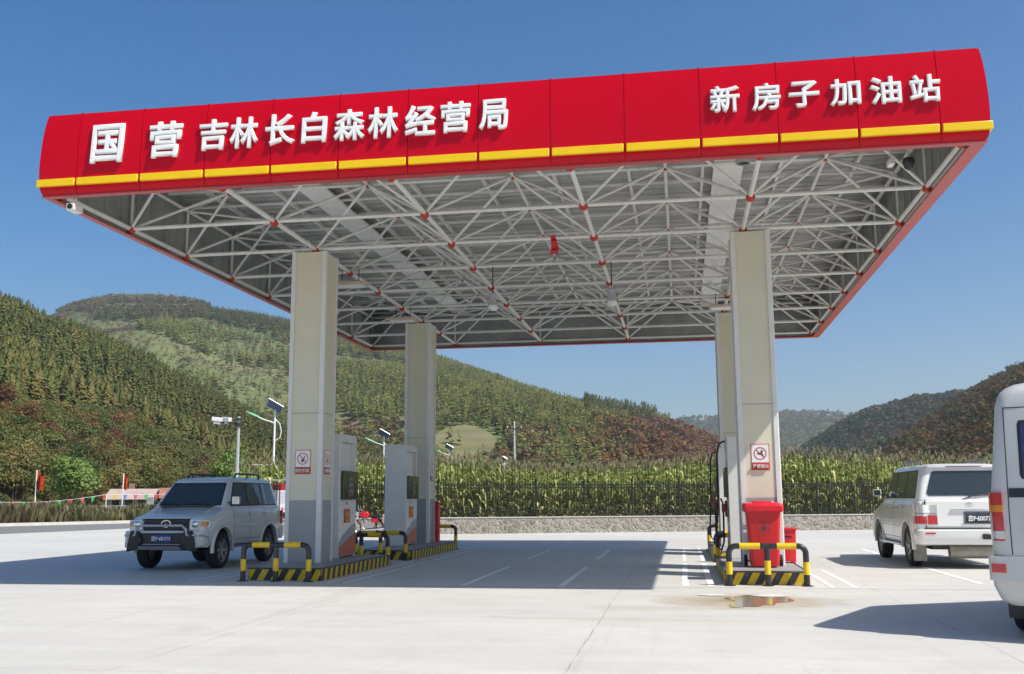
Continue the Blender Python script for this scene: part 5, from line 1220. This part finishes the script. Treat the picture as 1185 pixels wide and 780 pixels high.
clear = (u > 380) & (u < 425) & (np.abs(v-np.interp(u, [380, 425], [484, 503])) < 9); dens = np.where(clear, .02, dens)
knoll = ((u-540)/42)**2+((v-517)/22)**2 < 1; dens = np.where(knoll, .02, dens)
keep = g.random(len(P)) < dens*np.clip(.55+n1*1.0, 0, 1); strip = strip1 | strip2
P, u, v, n1, n2, dist, band, mead, strip = P[keep], u[keep], v[keep], n1[keep], n2[keep], dist[keep], band[keep], mead[keep], strip[keep]
dk_ = (n2 > .62) | (g.random(len(P)) < .04); young = mead & ~strip & ~dk_
red = np.clip((u-640)/150, 0, 1)*np.clip((v-np.interp(u, [600, 700, 830], [520, 480, 490]))/18+.2, 0, 1); brn = ((u < 240) & (v < 366)) | ((u > 560) & (u < 640) & (v > 505)) | ((u > 395) & (u < 470) & (v > 495))
isb = strip | (g.random(len(P)) < red*1.25) | (brn & (g.random(len(P)) < .75)) | (g.random(len(P)) < .04)
pine = ((np.abs(u-715) < 38) & (v < 486)) | ((np.abs(u-745) < 14) & (v > 468) & (v < 500)) | ((np.abs(u-835) < 22) & (v < 520))
ic, ib = np.where(~isb)[0], np.where(isb)[0]
hB = np.interp(dist, [300, 600, 1500], [7.5, 8.5, 10.])
cc = pick(['conifer', 'larch', 'larch'], g, len(ic))*np.array([1.18, 1.18, .95]); cc = np.where((pine[ic] | band[ic])[:, None], cc*.55, cc); cc = np.where(young[ic][:, None], np.array([.20, .235, .09])*(.75+.5*n1[ic])[:, None], cc); cc = cc*(.75+.6*n2[ic])[:, None]
forest('conifer_forest', 'conifer plantations covering the far hillside behind the corn field', P[ic], cc, CV_far, g.uniform(.75, 1.2, len(ic))*hB[ic]*np.where(pine[ic], 1.45, 1)*np.where(young[ic], .50, 1), g.uniform(1.3, 1.9, len(ic)))
ca = pick(['autumn', 'larch'], g, len(ib)); ca = np.where((red[ib] > .2)[:, None], pick(['autumn'], g, len(ib))*np.array([1.1, .85, .9]), ca); ca = np.where(((u[ib] < 240) & (v[ib] < 366))[:, None], ca*.35+np.array([.075, .055, .035]), ca)
forest('autumn_forest', 'rusty autumn woods on the far hillside, brightest above the corn towards the right', P[ib], np.where(strip[ib][:, None], np.array([.20, .145, .095])*g.uniform(.8, 1.15, (len(ib), 1)), ca), BV_far, g.uniform(.6, .95, len(ib))*hB[ib]*np.where(strip[ib], .4, 1), g.uniform(1.0, 1.3, len(ib)))
# distant ridge, brown hillside and right hillside
for h, n, lab, pal, H0, H1, k in ((HC, 4500, 'distant bluish green woods on the low ridge right of the canopy columns', ['green', 'conifer', 'autumn'], 10, 16, (.9, .9, .8)), (HD, 5200, 'brown and dark green woods on the middle hillside at the right', ['autumn', 'green', 'conifer'], 8, 13, (.55, .6, .75)), (HE, 3600, 'orange and brown woods covering the nearer hillside at the right edge', ['autumn', 'autumn', 'green'], 6.5, 10, (.72, .66, .6))):
    P, az, t = scatter(h, n, g, .0, 1.04, None, min(h.az[-1], bearing(1290, 577)[0])); nn = fbm(P[:, 0], P[:, 1], 70, 60+n); c = pick(pal, g, len(P))*np.array(k); c = c*(.6+.8*nn)[:, None]
    if h is HD: dk = (nn > .55); c[dk] = c[dk]*np.array([.45, .7, .6])
    forest('autumn_forest' if h is not HC else 'distant_forest', lab, P, c, BV_far if h is not HE else BV_mid, g.uniform(H0, H1, len(P)), g.uniform(1.0, 1.3, len(P)))
# ------------------------------------------------------------------ road side things on the left
GALP = mat('galvanised_pole', (.55, .56, .56), .4, .4, .1, 4); WPOLE = mat('white_pole', (.78, .79, .79), .4, 0, .05, 4)
def weeds():
    g = np.random.default_rng(9); n = 9000; t = g.uniform(0, 1, n)
    ax = np.where(t < .45, -62+(-40.6+62)*t/.45, -40.6+(7.1)*(t-.45)/.2); ay = np.where(t < .45, 22.3+(54.3-22.3)*t/.45, 54.3+12*(t-.45)/.2)
    far = t > .65; ax = np.where(far, -33.5+(4.5)*(t-.65)/.35, ax); ay = np.where(far, 66.3+53*(t-.65)/.35, ay)
    off = g.uniform(.3, 4.2, n); x = ax-off*.88; y = ay+off*.47; h = g.uniform(.5, 1.35, n)*(.7+.6*vnoise(x, y, 2.5, 3))
    V, Fq, T = [], [], []; o = 0
    pal = np.array([(.18, .20, .08), (.23, .20, .10), (.15, .17, .07), (.28, .24, .14), (.22, .16, .10)])
    for k in range(5):
        a = g.uniform(0, 2*PI, n); L = h*g.uniform(.6, 1, n); w = g.uniform(.03, .09, n); lean = g.uniform(.1, .5, n)*L
        b0 = np.stack([x-w*np.sin(a), y+w*np.cos(a), np.full(n, -.05)], 1); b1 = np.stack([x+w*np.sin(a), y-w*np.cos(a), np.full(n, -.05)], 1)
        c1 = np.stack([x+np.cos(a)*lean+w*1.6*np.sin(a), y+np.sin(a)*lean-w*1.6*np.cos(a), L*.75], 1); c0 = np.stack([x+np.cos(a)*lean*1.2-w*.4*np.sin(a), y+np.sin(a)*lean*1.2, L], 1)
        V.append(np.stack([b0, b1, c1, c0], 1).reshape(-1, 3)); Fq.append(o+np.arange(4*n).reshape(-1, 4)); T.append(pal[g.integers(5, size=n)]*g.uniform(.7, 1.25, (n, 1))); o += 4*n
    ob = np_mesh('roadside_weeds', np.concatenate(V), np.concatenate(Fq), VEG, np.concatenate(T)); tag(ob, 'knee-high green and brown weeds along the far kerb of the road', 'weeds', kind='stuff')
weeds()
def tree(name, label, p, h, w, variants, tint, group=None):
    e = thing(name, label, 'tree', p, random.uniform(0, 6), group)
    V, Fq = variants; V = V*np.array([w, w, h]); c = np_mesh('crown', V, Fq, leaf_mat(name+'_leaf', PAL[tint], 1., trans=.2), parent=e)
    MB().tube((0, 0, 0), (0, 0, h*.7), .05+.01*h, 8, .03).build('trunk', TRK, e)
gg = np.random.default_rng(4)
tree('willow_tree', 'bright green bushy tree behind the bunting between the two red flags', (-47.5, 74, -.2), 5.2, 6.5, broadleaf_np(2600, gg, 12, .05), 'bright')
tree('willow_tree', 'bright green bushy tree just left of the silver car roof, in front of the forest', (-33.5, 72, -.2), 6.0, 4.0, broadleaf_np(2200, gg, 10, .05), 'bright')
tree('round_shrub', 'small round green shrub against the whitewashed wall at the far left', (-52, 70, -.2), 2.6, 4.2, broadleaf_np(1400, gg, 8, .06), 'green')
# flags
FR = leaf_mat('flag_red', [(.55, .03, .01), (.62, .06, .012), (.58, .16, .02)], 3., trans=.3)
for p, h, lb in (((-42.7, 62, 0), 3.5, 'orange-red flag on a pale pole at the far left of the road'), ((-44.0, 75, 0), 3.6, 'rolled red flag on a pole in front of the red-roofed house')):
    t = thing('flag', lb, 'flag', p, .5 if h > 3.55 else -.2, 'flags along the road')
    MB().tube((0, 0, -.1), (0, 0, h), .045, 8).build('pole', WPOLE, t)
    m = MB(); L = []
    w_ = .55 if h < 3.55 else .30
    for i in range(9): s = i/8; yy = .12*math.sin(s*7); L.append([(.05+w_*s, yy, h-.1-.35*s), (.05+w_*s, yy+.01, h-.1-.35*s), (.05+w_*s*.8, yy+.05, h-1.25-.1*s), (.05+w_*s*.8, yy+.04, h-1.25-.1*s)])
    m.loft(L).build('cloth', FR, t, smooth=60)
# bunting line
bt = thing('bunting', 'string of small coloured triangular pennants hung along the far side of the road', 'bunting', (-44.6, 55.2, 0))
pc_ = {}
for nm, c in (('red', (.7, .10, .08)), ('pink', (.75, .18, .25)), ('green', (.08, .62, .20)), ('yellow', (.75, .68, .08)), ('blue', (.12, .35, .62)), ('white', (.8, .8, .8))): pc_[nm] = leaf_mat('pennant_'+nm, [tuple(.9*x for x in c), c], 3., trans=.35)
ends = [Vector((-2.2, -3.2, 1.42)), Vector((1.6, 2.4, 1.42)), Vector((6.4, 7.9, 1.85)), Vector((13.4, 17.0, 2.45)), Vector((17.5, 25, 2.5))]
m = MB(); pts = []
for a, b_ in zip(ends, ends[1:]):
    for i in range(12): s = i/12; q = a.lerp(b_, s); q.z -= .22*math.sin(PI*s); pts.append(q)
pts.append(ends[-1]); m.path(pts, .012, 5).build('string', WPOLE, bt)
seq = ['red', 'pink', 'green', 'red', 'yellow', 'blue', 'pink', 'green', 'red', 'yellow', 'blue', 'pink', 'green', 'red', 'pink', 'green']; k = 0
from itertools import accumulate
cum = [0]
for a, b_ in zip(pts, pts[1:]): cum.append(cum[-1]+(b_-a).length)
d = .3
while d < cum[-1]-.3:
    j = max(i for i, c in enumerate(cum) if c <= d); a, b_ = pts[j], pts[j+1]; s = (d-cum[j])/(cum[j+1]-cum[j]); q = a.lerp(b_, s); dr = (b_-a).normalized(); w_ = .15; tw = random.uniform(-.1, .1)
    nn = Vector((-dr.y, dr.x, 0))*.01
    A, B, C = q-dr*w_, q+dr*w_, q-Vector((0, 0, .40))+dr*tw
    MB().add([A+nn, B+nn, C+nn, A-nn, B-nn, C-nn], [(0, 1, 2), (5, 4, 3), (0, 3, 4, 1), (1, 4, 5, 2), (2, 5, 3, 0)]).build('pennant', pc_[seq[k % 16]], bt); k += 1; d += .72
m = MB()
for q in ends[:4]: m.tube((q.x, q.y, -.1), (q.x, q.y, q.z+.03), .03, 6)
m.build('stake', WPOLE, bt)
# low whitewashed wall and house
wl_ = thing('whitewashed_wall', 'low whitewashed wall behind the weeds, below the bunting', 'wall', (-52, 66, 0), math.atan2(14, 14)*.8)
MB().bx(-6, 14, 0, .25, -.2, 1.0).build('wall_face', mat('whitewash', (.46, .45, .42), .8, 0, .35, .6, dirt=.8), wl_); MB().bx(-6.02, 14.02, -.05, .3, 1.002, 1.06).build('coping', mat('coping_grey', (.4, .4, .38), .8), wl_)
RT = mat('roof_pink_sheet', (.42, .32, .28), .7, 0, .15, .8); RT2 = mat('roof_red_tile', (.30, .13, .09), .8, 0, .2, 1.5)
def house(label, loc, rz, L, D, h, rh, rm):
    t = thing('farmhouse', label, 'house', loc, rz)
    b = MB(); b.bx(-L/2, L/2, -D/2, D/2, -.3, h); b.prism([(-D/2, h), (D/2, h), (0, h+rh-.1)], lambda a, z: (-L/2, a, z), lambda a, z: (L/2, a, z)); b.build('wall', mat('house_wall', (.33, .28, .25), .8, 0, .15, .7), t)
    b = MB()
    for s in (-1, 1): b.prism([(s*(D/2+.35), h-.1), (0, h+rh), (0, h+rh+.09), (s*(D/2+.35), h-.01)], lambda a, z: (-L/2-.3, a, z), lambda a, z: (L/2+.3, a, z))
    b.build('roof', rm, t)
    b = MB(); b.bx(-.7, -.2, .2, .7, h+rh*.4, h+rh+.7); b.build('chimney', mat('chimney_brick', (.3, .16, .12), .8), t)
    for x in (-L*.3, 0, L*.3):
        w_ = MB().bx(x-.5, x+.5, -D/2-.03, -D/2, .9, 2.0).build('window', mat('window_frame_white', (.6, .6, .6), .5), t); MB().bx(x-.42, x+.42, -D/2-.04, -D/2-.031, .98, 1.92).build('pane', TINT, w_)
house('single storey house with a pale pink sheet roof behind the flag', (-59.6, 104, -.3), .25, 4.6, 4, 1.9, 1.0, RT)
house('single storey house with a red-brown tiled roof right beside the pink-roofed one', (-55.6, 107, -.3), .5, 4.2, 4, 2.0, 1.0, RT2)
# lamps with solar panels
SOL = mat('solar_cells', (.05, .10, .25), .15, 0, .1, 8, coat=.6); LGRN = mat('lamp_head_green', (.15, .55, .30), .4)
def solar_lamp(x, y, H, lb, flip=1, base=-.3):
    t = thing('solar_street_lamp', lb, 'street lamp', (x, y, base), math.radians(18), 'solar street lamps along the road')
    H = H-base
    MB().tube((0, 0, 0), (0, 0, H-.35), .10, 10, .055).build('pole', WPOLE, t, smooth=60)
    m = MB(); m.path([(0, 0, H-1.25), (-.12, 0, H-1.15), (-.75, 0, H-.95), (-1.05, 0, H-.80)], .04, 8); m.path([(.05, 0, H-2.3), (.35, 0, H-2.1), (.42, 0, H-1.7), (.30, 0, H-1.2), (.02, 0, H-.95)], .03, 8); m.build('arm', WPOLE, t, smooth=60)
    m = MB(); m.loft([[(-1.75, -.10, H-.50), (-1.75, .10, H-.50), (-1.75, .08, H-.44), (-1.75, -.08, H-.44)], [(-1.4, -.16, H-.68), (-1.4, .16, H-.68), (-1.4, .12, H-.56), (-1.4, -.12, H-.56)], [(-1.0, -.08, H-.84), (-1.0, .08, H-.84), (-1.0, .06, H-.74), (-1.0, -.06, H-.74)]]); m.build('lamp_head', LGRN, t, smooth=40)
    R_ = Matrix.Translation((-.02, 0, H-.12)) @ Matrix.Rotation(math.radians(30), 4, 'Y') @ Matrix.Rotation(math.radians(-28), 4, 'X')
    m = MB(); m.box((0, 0, 0), (1.05, .95, .04), mat4=R_); sp = m.build('solar_panel', GALP, t); m = MB(); m.box((0, 0, .024), (.98, .88, .006), mat4=R_); m.box((0, 0, -.024), (.98, .88, .006), mat4=R_); m.build('solar_cells', SOL, sp)
    m = MB(); m.tube((.03, 0, 3.9), (-1.35, 0, 3.9), .035, 8); m.tube((0, 0, 3.3), (-.6, 0, 3.86), .02, 6); m.build('banner_bracket', WPOLE, t)
solar_lamp(-25.1, 60, 7.4, 'nearest white solar street lamp, green-headed, just left of the left front column')
solar_lamp(-26.95, 90, 7.5, 'white solar street lamp seen in the gap between the two fuel dispensers')
solar_lamp(-30.0, 130, 8.2, 'small far solar street lamp just right of the left rear column')
solar_lamp(-33.0, 190, 9.0, 'tiny farthest solar street lamp above the corn')
solar_lamp(-30.5, 175, 8.3, 'tiny far solar street lamp above the corn, second farthest')
# cctv pole
t = thing('camera_pole', 'grey pole with two white traffic cameras behind the silver car', 'camera pole', (-16.5, 36, 0), 0)
MB().tube((0, 0, 0), (0, 0, 4.6), .075, 10, .055).build('pole', GALP, t, smooth=60)
m = MB(); m.tube((.02, 0, 4.35), (-.75, 0, 4.38), .03, 8); m.lathe([(.13, 4.22), (.13, 4.34), (.05, 4.36)], (0, 0, 0), n=10); m.lathe([(.12, 4.44), (.12, 4.52), (.05, 4.55)], (0, 0, 0), n=10); m.build('arm', DARK, t)
for x, r_ in ((-.85, .35), (-.5, -.5)):
    m = MB(); m.box((0, 0, 0), (.46, .17, .16)); c_m = m.build('camera_body', SHEETW, t, bevel=.02); c_m.location = (x, 0, 4.50); c_m.rotation_euler = (0, .12, r_)
    m = MB(); m.tube((-.22, 0, 0), (-.26, 0, 0), .05, 10); l = m.build('lens', BLACK, c_m)
    m = MB(); m.box((.0, 0, -.13), (.28, .12, .09)); m.build('housing', GALP, c_m)
m = MB(); m.box((.06, -.12, 2.05), (.22, .16, .34)); m.build('control_box', SHEETW, t, bevel=.01)
# electric pole
t = thing('utility_pole', 'concrete utility pole with a crossarm and insulators beyond the corn field', 'utility pole', (-21.3, 130, 0), .2)
MB().tube((0, 0, 0), (0, 0, 11.1), .20, 10, .13).build('pole', mat('pole_concrete', (.45, .44, .41), .8), t, smooth=60)
m = MB(); m.box((0, -.1, 10.35), (2.0, .1, .12)); m.tube((-.8, -.1, 10.3), (0, -.12, 9.6), .03, 6); m.tube((.8, -.1, 10.3), (0, -.12, 9.6), .03, 6); m.build('crossarm', DARK, t)
for x in (-.9, -.45, .45, .9): MB().lathe([(.03, 10.42), (.07, 10.46), (.07, 10.52), (.04, 10.55), (.07, 10.60), (.03, 10.68)], (x, -.1, 0), n=8).build('insulator', BLACK if abs(x) < .8 else SHEETW, t)
MB().lathe([(.05, 11.1), (.09, 11.15), (.04, 11.35)], (0, 0, 0), n=8).build('insulator', SHEETW, t)
# notice board on a pipe frame
t = thing('notice_board', 'white notice board with red header hung on a grey pipe frame behind the silver car', 'notice board', (-16.9, 40.0, 0), .1)
m = MB(); m.path([(-.35, 0, 0), (-.35, 0, 2.27), (2.2, 0, 2.27), (2.2, 0, 0)], .03, 8); m.build('pipe_frame', GALP, t)
m = MB(); m.bx(.18, 1.75, -.05, -.03, .95, 2.12); bd = m.build('board', SIGNW, t)
m = MB(); m.bx(.18, 1.75, -.058, -.0505, 1.86, 2.12); m.build('header', mat('board_red', (.45, .02, .03), .5), bd)
m = MB(); r_ = random.Random(5)
for i in range(9): m.bx(.26, 1.2+r_.random()*.45, -.0545, -.0505, 1.76-.055*i, 1.775-.055*i)
m.build('text_lines', mat('faded_print', (.45, .45, .55), .7), bd)
m = MB()
for i in range(10): m.bx(.26+.15*i, .36+.15*i, -.0545, -.0505, 1.02, 1.14)
m.build('footer_marks', mat('footer_pink', (.6, .12, .2), .6), bd)
m = MB(); m.prism([(.88, 1.93), (1.05, 1.93), (1.09, 2.0), (.965, 2.07), (.84, 2.0)], lambda a, z: (a, -.062, z), lambda a, z: (a, -.0585, z)); m.build('emblem', STY, bd)
# motorcycle, side on, parked by the stone wall
t = thing('motorcycle', 'red motorcycle parked by the stone wall, seen between the two left fuel dispensers', 'motorcycle', (-12.55, 39.9, 0), .15)
MRED = mat('tank_red', (.50, .01, .02), .25, 0, .05, 3, coat=.6); ENG = mat('engine_metal', (.40, .40, .40), .35, .6, .2, 9)
for x, nm in ((-.62, 'wheel'), (.62, 'wheel')):
    w_ = MB(); w_.lathe([(.285, -.035), (.31, -.045), (.33, -.03), (.335, 0), (.33, .03), (.31, .045), (.285, .035)], (0, 0, 0), 'Y', 32, closed=True); wo = w_.build(nm, RUBBER, t, smooth=40, loc=(x, 0, .335))
    s_m = MB(); s_m.lathe([(.285, -.02), (.27, -.02), (.27, .02), (.285, .02)], (0, 0, 0), 'Y', 32, closed=True)
    for i in range(14): a = 2*PI*i/14; s_m.tube((0, .02*(-1)**i, 0), (.27*math.cos(a), 0, .27*math.sin(a)), .006, 4)
    s_m.tube((0, -.06, 0), (0, .06, 0), .06, 12); s_m.build('spokes', CHROME, wo)
m = MB()
for s in (-1, 1): m.tube((-.62, s*.07, .335), (-.38, s*.07, .95), .022, 8)
m.build('fork', CHROME, t)
m = MB(); m.path([(-.36, 0, .88), (-.2, 0, .62), (-.12, 0, .30), (.2, 0, .28), (.32, 0, .55), (.25, 0, .78), (-.36, 0, .88)], .022, 8); m.tube((.2, .1, .3), (.62, .1, .335), .02, 6); m.tube((.2, -.1, .3), (.62, -.1, .335), .02, 6); m.tube((.62, .12, .36), (.42, .12, .72), .025, 8); m.tube((.62, -.12, .36), (.42, -.12, .72), .025, 8); m.build('frame', BLACK, t)
m = MB(); m.loft([[(x, y*w_, z0+(h_ if k > 1 else 0)) for k, y in enumerate((-1, 1, .7, -.7))] for x, w_, z0, h_ in ((-.36, .07, .80, .10), (-.28, .13, .74, .24), (-.05, .14, .72, .26), (.05, .10, .72, .16))]); m.build('fuel_tank', MRED, t, bevel=.03)
m = MB(); m.loft([rrect(.02, .62, -.12, .12, z, .05, 3) for z in (.74, .78, .83)]); m.build('seat', BLACK, t, smooth=50)
m = MB(); m.box((.28, 0, .62), (.34, .2, .2)); m.build('side_cover', MRED, t, bevel=.04)
m = MB(); m.box((-.02, 0, .42), (.32, .22, .24)); m.tube((-.08, 0, .5), (-.14, 0, .72), .09, 10); m.build('engine', ENG, t, bevel=.02)
m = MB(); m.path([(-.12, -.1, .5), (-.25, -.12, .35), (-.05, -.14, .24), (.4, -.15, .28), (.85, -.16, .34)], [.02, .02, .025, .04, .045], 8); m.build('exhaust', CHROME, t, smooth=60)
m = MB()
for x, a0, a1 in ((-.62, .3, 2.4), (.62, .5, 2.6)):
    L = [];
    for i in range(9): a = a0+(a1-a0)*i/8; L.append([(x+r_*math.cos(a), yy, .335+r_*math.sin(a)) for r_, yy in ((.37, -.06), (.37, .06), (.38, .05), (.38, -.05))])
    m.loft(L)
m.build('mudguard', MRED, t, smooth=50)
m = MB(); m.path([(-.28, -.34, 1.02), (-.36, -.2, 1.03), (-.38, 0, .98), (-.36, .2, 1.03), (-.28, .34, 1.02)], .015, 8); m.tube((-.36, .2, 1.03), (-.38, .28, 1.22), .008, 6); m.tube((-.36, -.2, 1.03), (-.38, -.28, 1.22), .008, 6); m.build('handlebar', CHROME, t)
m = MB(); m.lathe([(.085, -.02), (.10, -.08), (.06, .06)], (-.46, 0, .90), 'X', 16); m.build('headlamp', CHROME, t, smooth=40)
for s in (-1, 1): m = MB(); m.box((-.39, s*.30, 1.25), (.02, .12, .07)); m.build('mirror', BLACK, t, bevel=.01)
m = MB(); m.box((.78, 0, .68), (.42, .46, .36)); m.build('pannier_bag', mat('pannier_tan', (.42, .30, .20), .7), t, bevel=.05)

# ------------------------------------------------------------------ the air: thin even haze
hb = MB().bx(-3500, 3500, -3500, 3500, -2, 430).build('haze', bpy.data.materials.new('air_haze')); hb['kind'] = 'stuff'
m = hb.data.materials[0]; m.use_nodes = True; nt = m.node_tree; nt.nodes.remove(nt.nodes['Principled BSDF']); pv = nt.nodes.new('ShaderNodeVolumePrincipled')
pv.inputs['Color'].default_value = (.86, .93, 1, 1); pv.inputs['Density'].default_value = .00020; pv.inputs['Anisotropy'].default_value = .25
nt.links.new(pv.outputs[0], nt.nodes['Material Output'].inputs['Volume'])
